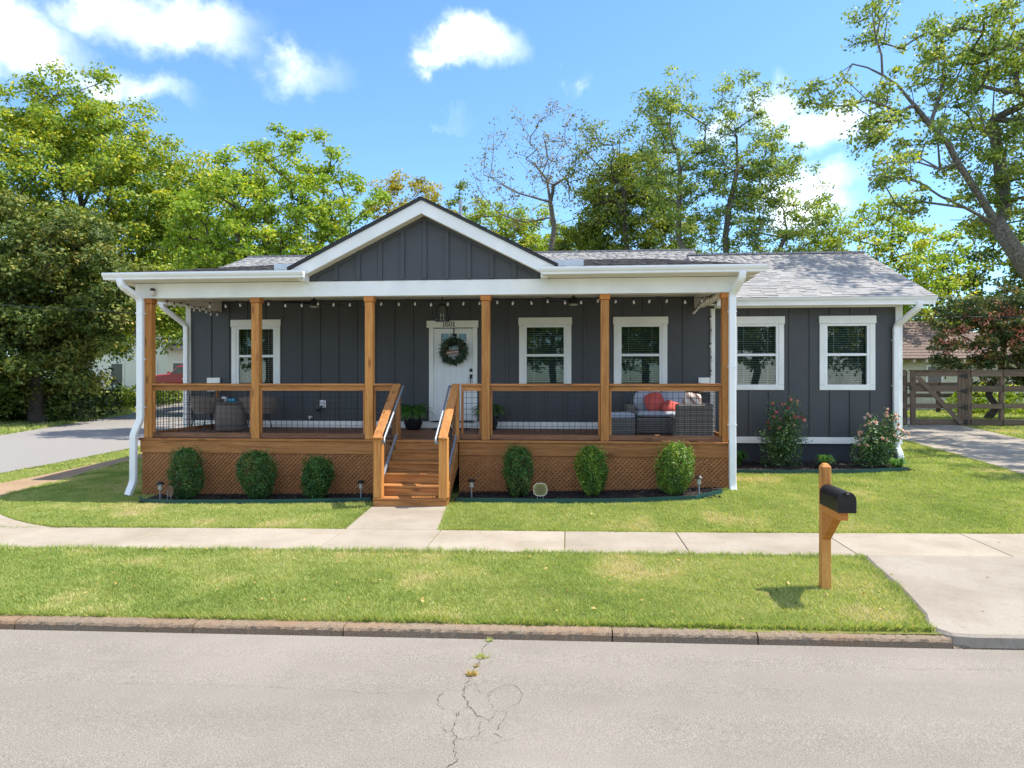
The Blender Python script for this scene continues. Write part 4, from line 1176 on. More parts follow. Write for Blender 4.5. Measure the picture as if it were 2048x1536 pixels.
# ================================================================== THINGS ON THE PORCH
def fan(label, loc):
    t = thing('ceiling_fan', label, 'ceiling fan', loc, 'black porch ceiling fans')
    b = MB(); b.lathe([(.02, .27), (.065, .268), (.065, .235), (.018, .225), (.018, .12), (.05, .11), (.088, .09), (.09, .02), (.08, -.002), (.06, -.012)], (0, 0, 0), 24); b.build('motor', 'black_metal', t, local=True)
    b = MB(); b.lathe([(.072, -.014), (.085, -.02), (.085, -.034), (.06, -.048), (0.001, -.052)], (0, 0, 0), 24); b.build('light_lens', 'lamp_lens', t, local=True, smooth=True)
    for a in (32, 212):
        b = MB(); ca, sa = math.cos(R(a)), math.sin(R(a))
        b.beam((ca * .08, sa * .08, .045), (ca * .6, sa * .6, .04), .12, .012, (sa * .25, -ca * .25, 1)); b.build('blade', 'black_metal', t, local=True, bev=.004)
    return t


fan('black ceiling fan with round lamp, hanging between second and third porch posts', (-5.02, 13.1, 3.525))
fan('black ceiling fan with round lamp, hanging above the two plain porch windows', (.08, 13.1, 3.52))

t = thing('lantern', 'black glass-sided hanging lantern in front of the house number', 'lantern', (-2.48, 13.2, 3.2))
b = MB()
bw, tw, hh = .115, .082, .30
for sx_ in (-1, 1):
    for sy_ in (-1, 1): b.beam((sx_ * bw, sy_ * bw, 0), (sx_ * tw, sy_ * tw, hh), .014, .014, (1, 0, .1))
for hw_, z_ in ((bw, 0), (tw, hh), (bw * .93, .06)):
    for s_ in (-1, 1):
        b.beam((-hw_, s_ * hw_, z_), (hw_, s_ * hw_, z_), .013, .013); b.beam((s_ * hw_, -hw_, z_), (s_ * hw_, hw_, z_), .013, .013)
b.build('frame', 'black_metal', t, local=True)
b = MB(); b.box(-.05, .05, -.05, .05, hh, hh + .045); b.tube([(0, 0, hh + .045), (0, 0, .585)], .008, 8); b.build('hanger', 'black_metal', t, local=True)
for s_ in (-1, 1):
    for ax_ in (0, 1):
        b = MB(); A = [(-bw, s_ * bw, .005), (bw, s_ * bw, .005), (tw, s_ * tw, hh - .005), (-tw, s_ * tw, hh - .005)]
        if ax_: A = [(p[1], p[0], p[2]) for p in A]
        b.add(A, [(0, 1, 2, 3)]); b.build('pane', 'glass_pane', t, local=True)
for dx in (-.028, .028):
    b = MB(); b.lathe([(.012, .02), (.012, .10), (.014, .11), (.010, .15), (.001, .17)], (dx, 0, 0), 8); b.build('bulb', 'bulb_glass', t, local=True)


def strings(label, pts, nb, sag):
    t = thing('string_lights', label, 'string lights', pts[0], 'porch string lights')
    P_ = [Vector(p) for p in pts]; path = []
    for a, c in zip(P_[:-1], P_[1:]):
        for k in range(9):
            f_ = k / 9; p = a.lerp(c, f_); p.z -= sag * 4 * f_ * (1 - f_); path.append(p)
    path.append(P_[-1]); b = MB(); b.tube(path, .0045, 5); b.build('wire', 'wire_black', t)
    d = [0]
    for a, c in zip(path[:-1], path[1:]): d.append(d[-1] + (c - a).length)
    for k in range(nb):
        s_ = d[-1] * (k + .5) / nb; i = max(j for j in range(len(d)) if d[j] <= s_)
        i = min(i, len(path) - 2); p = path[i].lerp(path[i + 1], (s_ - d[i]) / max(1e-6, d[i + 1] - d[i]))
        q = bpy.data.objects.new('bulb', BULB); col.objects.link(q); q.parent = t; q.matrix_parent_inverse = INV[t.name]
        q.location = p; q.rotation_euler = (random.uniform(-.25, .25), random.uniform(-.25, .25), 0)
        q2 = bpy.data.objects.new('socket', SOCK); col.objects.link(q2); q2.parent = q


b = MB(); b.lathe([(.001, -.105), (.014, -.10), (.0215, -.083), (.020, -.066), (.011, -.045), (.010, -.035)], (0, 0, 0), 10); BULB = b.mesh('bulb', 'bulb_glass', True)
b = MB(); b.lathe([(.012, -.038), (.013, -.01), (.006, .006)], (0, 0, 0), 8); SOCK = b.mesh('socket', 'black_metal')
zt_ = 3.535
strings('long string of bulbs hung along the inside of the front porch beam',
        [(-6.9, 12.35, zt_), (-6.2, 12.3, zt_), (-5.55, 12.2, zt_ - .01), (-4.6, 12.3, zt_), (-3.55, 12.2, zt_), (-2.95, 12.3, zt_), (-2.0, 12.3, zt_ - .01), (-1.46, 12.2, zt_), (-.4, 12.3, zt_), (.61, 12.2, zt_), (1.6, 12.3, zt_), (2.5, 12.3, zt_)], 31, .035)
strings('string of bulbs along the porch side beam over the wicker chairs', [(-7.58, 12.2, 3.58), (-7.58, 12.9, 3.60), (-7.58, 13.6, 3.58), (-7.58, 14.3, 3.56)], 9, .05)
strings('string of bulbs along the porch side beam over the sofa', [(2.54, 12.2, 3.60), (2.54, 12.9, 3.60), (2.54, 13.6, 3.58), (2.56, 14.38, 3.50)], 12, .03)
strings('string of bulbs hanging straight down the white corner board', [(2.92, 14.41, 3.52), (2.925, 14.42, 2.9), (2.92, 14.42, 2.12)], 5, 0)


# wreath on the door
t = thing('wreath', 'dark green eucalyptus wreath with a small welcome sign on the white door', 'wreath', (-2.455, YW_ - .03, 2.66))
g = np.random.default_rng(5); n = 520
a = g.uniform(0, 2 * math.pi, n); rr = .195 + g.normal(0, .035, n)
Pp = np.stack([rr * np.cos(a), -.03 - g.random(n) * .05, rr * np.sin(a)], -1)
od = np.stack([np.cos(a + .5), np.full(n, -.3), np.sin(a + .5)], -1)
Vv, Ff = leaves(Pp, od, .085, .3, up=0, outw=.2, g=g)
# long leaves sprayed outwards
m_ = 460; a = g.uniform(0, 2 * math.pi, m_); da = unit(np.stack([np.cos(a + g.normal(0, .5, m_)), g.normal(-.3, .3, m_), np.sin(a + g.normal(0, .5, m_))], -1))
P0 = np.stack([(.13 + .09 * g.random(m_)) * np.cos(a), np.full(m_, -.04) - .04 * g.random(m_), .19 * np.sin(a)], -1); L_ = g.uniform(.07, .17, m_)[:, None]
sd = unit(np.cross(da, np.array([0, 1.0, 0]))) * .012
V2 = np.stack([P0, P0 + da * L_ * .5 + sd, P0 + da * L_, P0 + da * L_ * .5 - sd], 1).reshape(-1, 3); F2 = np.arange(m_ * 4).reshape(-1, 4) + len(Vv)
link('leaves', np_mesh('leaves', np.r_[Vv, V2], np.r_[Ff, F2], 'leaf_wreath', g.random(n + m_)), t, local=True, kind='stuff')
b = MB()
for k in range(24): pass
b.tube([(.19 * math.cos(R(k * 15)), -.03, .19 * math.sin(R(k * 15))) for k in range(25)], .016, 6); b.build('ring', 'bark', t, local=True)
b = MB(); b.box(-.012, .012, -.025, -.02, .18, .50); b.lathe([(.03, -.02), (.035, 0), (.03, .02)], (0, -.02, .36), 10); b.build('hanger', 'black_metal', t, local=True)
b = MB(); b.beam((-.15, -.10, -.035), (.10, -.10, .0), .012, .085); ws = b.build('welcome_board', 'sign_wood', t, local=True, bev=.004)
fc = bpy.data.curves.new('welcome_text', 'FONT'); fc.body = 'welcome'; fc.size = .078; fc.shear = .35; fc.extrude = .001; fc.align_x = 'CENTER'; fc.align_y = 'CENTER'; fc.space_character = .9
fc.materials.append(M['letter_cream'])
fo = bpy.data.objects.new('lettering', fc); col.objects.link(fo)
fm = bpy.data.meshes.new_from_object(fo.evaluated_get(bpy.context.evaluated_depsgraph_get())); bpy.data.objects.remove(fo)
fo = bpy.data.objects.new('lettering', fm); col.objects.link(fo); fo.parent = ws; fo.location = (-.025, -.108, -.018); fo.rotation_euler = (R(90), R(-8), 0)


def fern(label, loc, seed, sc=1.0):
    t = thing('potted_fern', label, 'potted fern', loc, 'ferns beside the front door')
    b = MB(); b.lathe([(.12, 0), (.15, .02), (.195, .14), (.205, .28), (.19, .38), (.205, .41), (.20, .425), (.175, .42), (.165, .38), (.02, .37)], (0, 0, 0), 28); b.build('pot', 'pot_black', t, local=True, smooth=True)
    g = np.random.default_rng(seed); Vs = []; Fs = []; T = []; k = 0
    for i in range(75):
        az = g.uniform(0, 2 * math.pi); ln = g.uniform(.28, .46) * sc; lift = g.uniform(.3, 1.15)
        p = np.array([g.normal(0, .05), g.normal(0, .05), .38]); d = np.array([math.cos(az), math.sin(az), lift * 1.6]); d /= np.linalg.norm(d)
        m_ = 15; ti = g.random()
        for j in range(m_):
            p = p + d * ln / m_; d = d + np.array([0, 0, -.14]); d /= np.linalg.norm(d)
            sd = np.cross(d, [0, 0, 1.0]); sd /= max(1e-6, np.linalg.norm(sd)); lw = .075 * math.sin(math.pi * (j + 1.5) / (m_ + 1.8)) * sc
            for s_ in (-1, 1):
                tip = p + sd * s_ * lw + d * lw * .35 + np.array([0, 0, -.012])
                Vs += [p - d * .008, p + sd * s_ * lw * .5 + d * (.014 + lw * .15), tip, p + sd * s_ * lw * .5 - d * (.006 - lw * .15)]; Fs.append((k, k + 1, k + 2, k + 3)); k += 4; T.append(min(1, max(0, ti + g.normal(0, .12))))
    link('fronds', np_mesh('fronds', np.array(Vs), np.array(Fs), 'leaf_fern', np.array(T)), t, local=True, kind='stuff')


fern('green fern in a glossy black pot between post and door, beside the stair rail', (-3.24, 14.0, 1.018), 3)
fern('green fern in a glossy black pot behind the post right of the door', (-1.66, 14.0, 1.018), 4)
t = tag(MB().box(-2.85, -2.10, 13.92, 14.38, 1.021, 1.034).build('doormat', 'mat_dark', bev=.004), 'dark doormat lying on the porch boards before the front door', 'doormat')


def chair(label, loc, rz):
    t = thing('wicker_chair', label, 'chair', loc, 'wicker bucket chairs', rz)
    # bucket shell: back and arms as one tapered open surface with thickness
    b = MB(); n = 26; 
    def ringpt(a, z, r_, yoff=0): return (r_ * math.sin(a) * 1.05, -r_ * math.cos(a) * .95 + yoff, z)
    rows = [(.36, .26, 0), (.44, .31, 0), (.56, .345, 0), (.70, .37, 0), (.715, .38, 0), (.70, .335, 0), (.56, .31, 0), (.44, .27, 0)]
    for (z, r_, o_) in rows:
        for i in range(n):
            a = R(-128 + 256 * i / (n - 1)); dip = .09 * (abs(-128 + 256 * i / (n - 1)) / 128) ** 2 if z > .5 else 0
            b.v.append(ringpt(math.pi + a, z - dip, r_))
    for r_ in range(len(rows) - 1):
        for i in range(n - 1): b.f.append((r_ * n + i, r_ * n + i + 1, (r_ + 1) * n + i + 1, (r_ + 1) * n + i))
    for i_ in (0, n - 1): b.f.append(tuple(r_ * n + i_ for r_ in range(len(rows))))
    b.build('shell', 'wicker_brown', t, local=True, smooth=True)
    b = MB(); b.lathe([(.02, .33), (.25, .335), (.27, .36), (.25, .39), (.02, .395)], (0, 0, 0), 24); b.build('seat', 'wicker_brown', t, local=True)
    b = MB(); b.lathe([(.02, .396), (.24, .398), (.262, .43), (.235, .465), (.02, .475)], (0, -.02, 0), 24); b.build('cushion', 'cushion_grey', t, local=True, smooth=True)
    for sx_ in (-1, 1):
        for sy_ in (-1, 1):
            b = MB(); b.tube([(sx_ * .17, sy_ * .16, .345), (sx_ * .25, sy_ * .25, .0)], .011, 8); b.build('leg', 'black_metal', t, local=True)


chair('brown wicker bucket chair nearest the porch corner, open to the road behind', (-7.45, 13.55, 1.012), R(150))
chair('brown wicker bucket chair half hidden by the second post', (-6.38, 13.62, 1.012), R(205))
t = thing('fire_table', 'round grey woven side table between the two wicker chairs', 'table', (-6.93, 13.5, 1.012))
b = MB(); b.lathe([(.27, 0), (.30, .05), (.315, .3), (.305, .53), (.29, .55)], (0, 0, 0), 28); b.build('base', 'wicker_brown', t, local=True, smooth=True)
b = MB(); b.lathe([(.02, .551), (.32, .551), (.325, .565), (.32, .59), (.02, .592)], (0, 0, 0), 28); b.build('table_top', 'fire_table', t, local=True)
b = MB(); b.lathe([(.30, .1), (.318, .1), (.318, .125), (.30, .125)], (0, 0, 0), 28); b.build('band', 'wicker_band', t, local=True)
tag(MB().box(-6.93, -6.79, 13.36, 13.44, 1.606, 1.67).build('tissue_box', 'blue_box', bev=.012), 'small bright blue box on the round woven table', 'box')
tag(MB().lathe([(.05, 0), (.055, .01), (.052, .09), (.045, .10), (.04, .02), (.0, .018)], (-7.1, 13.55, 1.606), 16).build('mug', 'white_metal'), 'pale cup standing on the round woven table', 'cup')


def puff(b, cx, cy, cz, rx, ry, rz, rot=None, n=14, p=3.2):
    """cushion: superellipsoid"""
    vs_ = []; m = n * 2
    for i in range(n + 1):
        u = -math.pi / 2 + math.pi * i / n
        for j in range(m):
            v_ = 2 * math.pi * j / m
            f_ = lambda c_: math.copysign(abs(c_) ** (2 / p), c_)
            q = Vector((rx * f_(math.cos(u)) * f_(math.cos(v_)), ry * f_(math.cos(u)) * f_(math.sin(v_)), rz * (abs(math.sin(u)) ** 1.0) * (1 if u > 0 else -1)))
            if rot is not None: q = rot @ q
            vs_.append((cx + q.x, cy + q.y, cz + q.z))
    fs_ = [(i * m + j, i * m + (j + 1) % m, (i + 1) * m + (j + 1) % m, (i + 1) * m + j) for i in range(n) for j in range(m)]
    return b.add(vs_, fs_)


S = thing('wicker_sofa', 'grey wicker corner sofa with blue-grey cushions behind the corner railing', 'sofa', (2.0, 13.4, 1.012))
z0 = 1.015
b = MB(); b.box(1.28, 2.55, 13.30, 14.05, z0, z0 + .30); b.build('base', 'wicker', S, bev=.02)
b = MB(); b.box(1.90, 2.55, 12.52, 13.295, z0, z0 + .30); b.build('base', 'wicker', S, bev=.02)
b = MB(); b.box(1.90, 2.55, 12.33, 12.515, z0, z0 + .60); b.build('arm', 'wicker', S, bev=.02)
b = MB(); b.box(1.25, 2.55, 14.055, 14.24, z0, z0 + .64); b.build('backrest', 'wicker', S, bev=.02)
b = MB(); b.box(2.40, 2.55, 12.52, 14.05, z0 + .302, z0 + .62); b.build('backrest', 'wicker', S, bev=.02)
b = MB(); b.box(1.13, 1.275, 13.30, 14.24, z0, z0 + .55); b.build('arm', 'wicker', S, bev=.02)
for a_ in ((1.60, 13.68, .33, .37), (2.08, 13.66, .30, .38), (2.14, 12.9, .24, .38)):
    b = MB(); puff(b, a_[0], a_[1], z0 + .365, a_[2], a_[3], .065, p=6); b.build('seat_cushion', 'cushion_grey', S, smooth=True)
for cx in (1.60, 2.10):
    b = MB(); puff(b, cx, 13.97, z0 + .61, .31, .085, .22, Matrix.Rotation(R(-10), 3, 'X'), p=5); b.build('back_cushion', 'cushion_grey', S, smooth=True)
T_ = thing('wicker_ottoman', 'low grey wicker ottoman with pale cushion beside the sofa', 'ottoman', (.98, 13.1, 1.012))
b = MB(); b.box(.70, 1.22, 12.85, 13.35, z0, z0 + .30); b.build('base', 'wicker', T_, bev=.02)
b = MB(); puff(b, .96, 13.1, z0 + .36, .27, .26, .065, p=6); b.build('cushion', 'cushion_grey', T_, smooth=True)


def pillow(name, label, c, w_, mat, rot, grp):
    b = MB(); puff(b, 0, 0, 0, w_, .085, w_, None, 14, 3.0)
    v_ = [Vector(p) for p in b.v]; out = []
    for p in v_:                                            # pull the corners out and flatten the edges
        rr_ = max(abs(p.x), abs(p.z)) / w_; k_ = 1 - .75 * rr_ ** 4; p.y *= max(.15, k_)
        if abs(p.x) > .6 * w_ and abs(p.z) > .6 * w_: p.x *= 1.06; p.z *= 1.06
        out.append(tuple(p))
    b.v = out; o = b.build(name, mat, None, smooth=True); o.location = c; o.rotation_euler = rot
    return tag(o, label, 'pillow', grp)


pillow('throw_pillow', 'red throw pillow standing against the sofa back, seen through the wire', (1.68, 13.70, z0 + .595), .20, 'cushion_red', (R(-16), R(-14), R(10)), 'sofa pillows')
pillow('throw_pillow', 'red throw pillow lying partly hidden by the sofa arm', (1.98, 13.55, z0 + .50), .17, 'cushion_red', (R(-50), R(16), R(-20)), 'sofa pillows')
pillow('throw_pillow', 'brown and white striped pillow rising above the sofa arm, next to the corner post', (2.30, 12.82, z0 + .60), .18, 'stripe_pillow', (R(-10), R(-12), R(-62)), 'sofa pillows')
pillow('throw_pillow', 'brown and white striped pillow behind the other striped one', (2.28, 13.18, z0 + .62), .18, 'stripe_pillow', (R(-10), R(14), R(-50)), 'sofa pillows')


# ================================================================== FRONT YARD THINGS
def path_light(label, x, y):
    z = float(gz(x, y)); t = thing('path_light', label, 'garden light', (x, y, z), 'solar path lights in the beds')
    b = MB(); b.tube([(0, 0, -.05), (0, 0, .22)], .011, 8); b.build('stake', 'galvanised', t, local=True)
    b = MB(); b.lathe([(.03, .21), (.034, .22), (.030, .31), (.02, .312)], (0, 0, 0), 14); b.build('lens', 'lamp_lens', t, local=True)
    b = MB(); b.lathe([(.072, .305), (.075, .314), (.045, .335), (.03, .348), (.0, .35)], (0, 0, 0), 18); b.build('cap', 'black_metal', t, local=True)


path_light('solar path light nearest the downspout, left of the first bush', -7.02, 11.2)
path_light('solar path light leaning by the lattice just left of the steps', -3.5, 11.25)
path_light('solar path light just right of the steps', -1.62, 11.25)
path_light('solar path light beside the bright green bush by the porch corner', 2.09, 11.25)


def yard_sign(label, x, y, rz, face, r_):
    z = float(gz(x, y)); t = thing('yard_sign', label, 'yard sign', (x, y, z), None, rz)
    pts = []
    for k in range(24):
        a = 2 * math.pi * k / 24; q = r_ * (1 - .05 * math.cos(4 * a) + .025 * math.cos(12 * a)); pts.append((q * math.cos(a), .19 + q * .95 * math.sin(a)))
    b = MB(); b.prism(pts, 1, -.004, .004); b.build('plate', face, t, local=True)
    b = MB(); b.tube([(p[0], -.002, p[1]) for p in pts + [pts[0]]], .006, 5); b.build('rim', 'sign_edge' if face == 'sign_yellow' else face, t, local=True)
    b = MB(); b.tube([(-r_ * .4, .004, -.05), (-r_ * .4, .004, .19)], .006, 6); b.tube([(r_ * .4, .004, -.05), (r_ * .4, .004, .19)], .006, 6); b.build('stake', 'galvanised', t, local=True)
    return t


t = yard_sign('small yellow-green scalloped yard sign between the two bushes right of steps', -.47, 11.1, R(2), 'sign_yellow', .115)
b = MB()
g_ = random.Random(4)
for row, (zz, wd_) in enumerate(((.245, .10), (.218, .13), (.190, .16), (.158, .12), (.132, .10))):
    x_ = -wd_ / 2
    while x_ < wd_ / 2:
        l_ = g_.uniform(.008, .02); b.box(x_, min(x_ + l_, wd_ / 2), -.0065, -.0045, zz - .008, zz + .008); x_ += l_ + .006
b.build('print', 'sign_line', t, local=True)
yard_sign('small brown scalloped yard sign seen from behind beside the first bush', -6.82, 11.15, R(160), 'rust_brown', .10)

# mailbox
mx, my = 2.545, 7.05
mz = float(gz(mx, my))
t = thing('mailbox', 'black mailbox on a wooden post in the grass strip by the road', 'mailbox', (mx, my, mz))
MH = 1.245
b = MB(); b.box(mx - .0445, mx + .0445, my - .04, my + .049, mz - .1, mz + MH - .035); b.add([(mx - .0445, my - .04, mz + MH - .0349), (mx + .0445, my - .04, mz + MH - .0349), (mx + .0445, my + .049, mz + MH - .0349), (mx - .0445, my + .049, mz + MH - .0349), (mx - .02, my - .015, mz + MH), (mx + .02, my - .015, mz + MH), (mx + .02, my + .024, mz + MH), (mx - .02, my + .024, mz + MH)], [(0, 1, 5, 4), (1, 2, 6, 5), (2, 3, 7, 6), (3, 0, 4, 7), (4, 5, 6, 7)])
b.build('post', 'post_wood', t, bev=.004)
zb_ = .825
b = MB(); b.box(mx - .043, mx + .043, my - .46, my - .041, zb_ - .085, zb_ - .002); b.build('arm', 'cap_wood', t, bev=.004)
b = MB(); b.prism([(my - .041, zb_ - .087), (my - .33, zb_ - .087), (my - .041, zb_ - .36)], 0, mx - .040, mx + .040); b.build('brace', 'cap_wood', t, bev=.003)
b = MB(); hw, hh_ = .080, .115; pr = [(-hw, 0), (hw, 0), (hw, hh_)] + [(hw * math.cos(R(a)), hh_ + hw * math.sin(R(a))) for a in range(15, 180, 15)] + [(-hw, hh_)]
b.prism([(mx + .005 + p[0], zb_ + p[1]) for p in pr], 1, my - .51, my - .055); b.build('box', 'black_metal', t, bev=.003)
b = MB(); b.prism([(mx + .005 + p[0] * 1.05, zb_ + p[1] * 1.03 - .003) for p in pr], 1, my - .532, my - .511); dr_ = b.build('door', 'black_metal', t, bev=.004)
b = MB(); b.box(mx - .012, mx + .022, my - .55, my - .533, zb_ + .155, zb_ + .18); b.build('latch', 'black_metal', t, bev=.003)
b = MB(); b.box(mx + .005 - hw * .9, mx + .005 + hw * .9, my - .538, my - .5325, zb_ + .04, zb_ + .052); b.build('door_lip', 'black_metal', t)


# ================================================================== SHRUBS
def shrub(label, x, y, rx, h, seed, mat, n=7800, leaf=.033, top=.5, dry=False):
    """clipped bush: foliage shell over a bulk of leaves, with stems"""
    z = float(gz(x, y)); t = thing('bush', label, 'bush', (x, y, z), 'clipped bushes along the porch lattice')
    g = np.random.default_rng(seed)
    u = g.uniform(-1, 1, n); a = g.uniform(0, 2 * math.pi, n)
    prof = np.where(u > 0, np.sqrt(np.maximum(0, 1 - np.abs(u) ** 2.6)), (1 - .30 * np.abs(u) ** 1.6) * np.sqrt(np.maximum(0, 1 - np.abs(u) ** 6)))
    lump = 1 + .15 * np.sin(2 * a + seed * 1.7) * np.cos(2.3 * u + seed) + .10 * np.sin(5 * a + 4 * u + seed * 2) + .06 * np.sin(11 * a - 7 * u)
    dep = np.where(g.random(n) < .72, g.uniform(.88, 1.04, n), g.uniform(.45, .9, n))
    a0 = seed * 2.1; lump = lump * (1 + .20 * u * np.cos(a - a0) - .16 * np.exp(-((u - .45) ** 2) / .05) * np.clip(np.cos(a - a0 - 2.2), 0, 1))
    rr = rx * prof * lump * dep
    Pp = np.stack([rr * np.cos(a), rr * np.sin(a), h * (.5 + .5 * u * (.96 + .05 * np.sin(5 * a + seed))) + g.normal(0, .012, n)], -1)
    out = unit(np.stack([np.cos(a) * prof, np.sin(a) * prof, u * .8], -1))
    Vv, Ff = leaves(Pp, out, leaf, .5, up=.5, outw=.7, g=g)
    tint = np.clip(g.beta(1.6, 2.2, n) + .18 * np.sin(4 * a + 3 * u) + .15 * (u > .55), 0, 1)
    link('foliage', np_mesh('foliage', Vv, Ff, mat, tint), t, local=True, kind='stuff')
    if dry:
        m = 500; sel = (u < -.1) & (np.cos(a + 1.2) > .1); Pd = Pp[sel][:m] * np.array([1.03, 1.03, 1]); Vd, Fd = leaves(Pd, out[sel][:m], .03, .4, g=g)
        link('dry_twigs', np_mesh('dry_twigs', Vd, Fd, 'leaf_dry', g.random(len(Pd))), t, local=True, kind='stuff')
    # upright sprays poking out of the clipped outline
    m = 260; a2 = g.uniform(0, 2 * math.pi, m); u2 = g.uniform(-.3, .95, m); pr2 = np.sqrt(1 - np.abs(u2) ** 2.6) * rx
    Ps = np.stack([pr2 * np.cos(a2), pr2 * np.sin(a2), h * (.5 + .5 * u2)], -1)
    d = unit(np.stack([np.cos(a2) * .5, np.sin(a2) * .5, np.ones(m)], -1)); Pq = (Ps[:, None] + d[:, None] * np.linspace(0, .10, 5)[None, :, None]).reshape(-1, 3) + g.normal(0, .008, (m * 5, 3))
    Vq, Fq = leaves(Pq, np.repeat(d, 5, 0), leaf * .9, .45, g=g); link('sprays', np_mesh('sprays', Vq, Fq, mat, g.random(m * 5)), t, local=True, kind='stuff')
    b = MB()
    for k in range(5):
        a_ = k * 1.26; b.tube([(.02 * math.cos(a_), .02 * math.sin(a_), -.03), (.06 * math.cos(a_), .06 * math.sin(a_), h * .35), (.5 * rx * math.cos(a_), .5 * rx * math.sin(a_), h * .75)], [.012, .009, .004], 6)
    b.build('stem', 'bark', t, local=True)


shrub('tallest dark green clipped bush, first from the downspout by the side road', -6.70, 11.45, .255, .90, 1, 'leaf_box')
shrub('dark green clipped bush in the middle of the three left of the steps', -5.405, 11.45, .295, .84, 2, 'leaf_box')
shrub('smallest dark green clipped bush, nearest the steps on their left side', -4.335, 11.45, .235, .72, 3, 'leaf_box')
shrub('green bush with dry brown twigs, first right of the steps', -.86, 11.45, .235, .84, 4, 'leaf_box', dry=True)
shrub('egg-shaped green bush, middle of the three right of the steps', .375, 11.45, .240, .84, 5, 'leaf_box_light')
shrub('brightest yellow-green bush, next to the porch corner downspout', 1.735, 11.45, .285, .85, 6, 'leaf_box_light')


def rose(label, x, y, h, sp, seed, nfl, lean, dens=2.0, pet='petal_pink'):
    z = float(gz(x, y)); t = thing('rose_bush', label, 'rose bush', (x, y, z), 'pink rose bushes against the house wing')
    g = np.random.default_rng(seed); b = MB(); LP = []; FP = []
    for k in range(30):
        a = g.uniform(0, 2 * math.pi); hh = h * g.uniform(.4, 1.0); r_ = sp * g.uniform(.15, 1.0) * (1.25 - hh / h * .55)
        e = np.array([r_ * math.cos(a) + lean * hh, r_ * math.sin(a) * .55, hh]); m_ = e * .5 + np.array([-.1 * e[0], 0, .12 * h])
        pts = [np.array([e[0] * .06, e[1] * .06, -.02]) * (1 - s_) ** 2 + 2 * s_ * (1 - s_) * m_ + s_ * s_ * e for s_ in np.linspace(0, 1, 8)]
        b.tube(pts, [.008 - .0008 * i for i in range(8)], 5)
        for i in range(2, 8):
            LP.append(pts[i] + g.normal(0, .055, (int(16 * dens), 3)))
        FP.append((pts[-1], hh))
    b.build('stem', 'stem_green', t, local=True)
    low = int(800 * dens); a = g.uniform(0, 2 * math.pi, low); rr = sp * .75 * np.sqrt(g.random(low)); LP.append(np.stack([rr * np.cos(a), rr * np.sin(a) * .6, g.uniform(.02, h * .45, low)], -1))
    LP = np.concatenate(LP); Vv, Ff = leaves(LP, unit(LP - np.array([0, 0, h * .4])), .048, .6, g=g)
    link('foliage', np_mesh('foliage', Vv, Ff, 'leaf_rose', np.clip(g.beta(1.7, 2.0, len(LP)), 0, 1)), t, local=True, kind='stuff')
    FP.sort(key=lambda q: -q[1])
    for i in range(nfl):
        c = FP[i % len(FP)][0] + g.normal(0, .07, 3) * (0 if i < len(FP) else 1) + np.array([0, -.02, .01]); m_ = 16
        d = unit(g.normal(size=(m_, 3))); Vp, Fp = leaves(c + d * .022 * g.random((m_, 1)), d, .050, .85, up=0, outw=1.0, g=g)
        link('flower', np_mesh('flower', Vp, Fp, pet, np.clip(g.random(m_) * .5 + g.random() * .5, 0, 1)), t, local=True)


rose('taller rose bush with scattered deep pink blooms, beside the porch corner', 4.20, 14.0, 1.34, .56, 31, 22, .04, 1.3)
rose('wider rose bush with many pale pink blooms, by the house corner downspout', 5.95, 13.95, 1.02, .58, 32, 46, .18, 1.6, 'petal_pale')


def tuft(label, x, y, r_, h, seed, n=160):
    z = float(gz(x, y)); g = np.random.default_rng(seed); a = g.uniform(0, 2 * math.pi, n); ln = g.uniform(.6, 1, n) * h
    d = np.stack([np.cos(a), np.sin(a), np.zeros(n)], -1); sd = np.stack([-np.sin(a), np.cos(a), np.zeros(n)], -1) * .007
    P0 = d * .03 * g.random((n, 1)); P1 = d * (r_ * .45) + np.array([0, 0, 1]) * (ln * .8)[:, None]; P2 = d * (r_ * g.uniform(.7, 1.1, n))[:, None] + np.array([0, 0, 1]) * (ln * g.uniform(.35, .85, n))[:, None]
    V = np.stack([P0 - sd, P0 + sd, P1 + sd, P1 - sd, P2], 1).reshape(-1, 3); base_ = np.arange(n)[:, None] * 5
    F = np.concatenate([base_ + np.array([0, 1, 2, 3]), base_ + np.array([3, 2, 4, 4])], 0)
    F3 = np.concatenate([base_ + np.array([0, 1, 2]), base_ + np.array([0, 2, 3]), base_ + np.array([3, 2, 4])], 0)
    o = link('grassy_plant', np_mesh('grassy_plant', V, F3, 'leaf_fern', np.tile(g.random(n), 3))); o.location = (x, y, z)
    tag(o, label, 'plant', 'strappy plants in the rose bed')


tuft('low strappy green plant between the two rose bushes', 4.95, 13.75, .24, .36, 41)
tuft('low strappy green plant under the pale pink rose bush', 6.25, 13.6, .26, .30, 42)
tuft('low strappy green plant between porch corner and taller rose bush', 3.4, 14.1, .28, .40, 43)


# ================================================================== TREES
def crown_points(ells, n, g, shell=.65):
    wts = np.array([e[3] * e[4] * e[5] for e in ells]) ** .8; wts = wts / wts.sum()
    idx = g.choice(len(ells), n, p=wts); E_ = np.array([e[:6] for e in ells])[idx]
    d = unit(g.normal(size=(n, 3))); r_ = np.where(g.random(n) < shell, g.uniform(.78, 1.06, n), g.random(n) ** (1 / 3) * .85)
    return E_[:, :3] + d * r_[:, None] * E_[:, 3:6], d


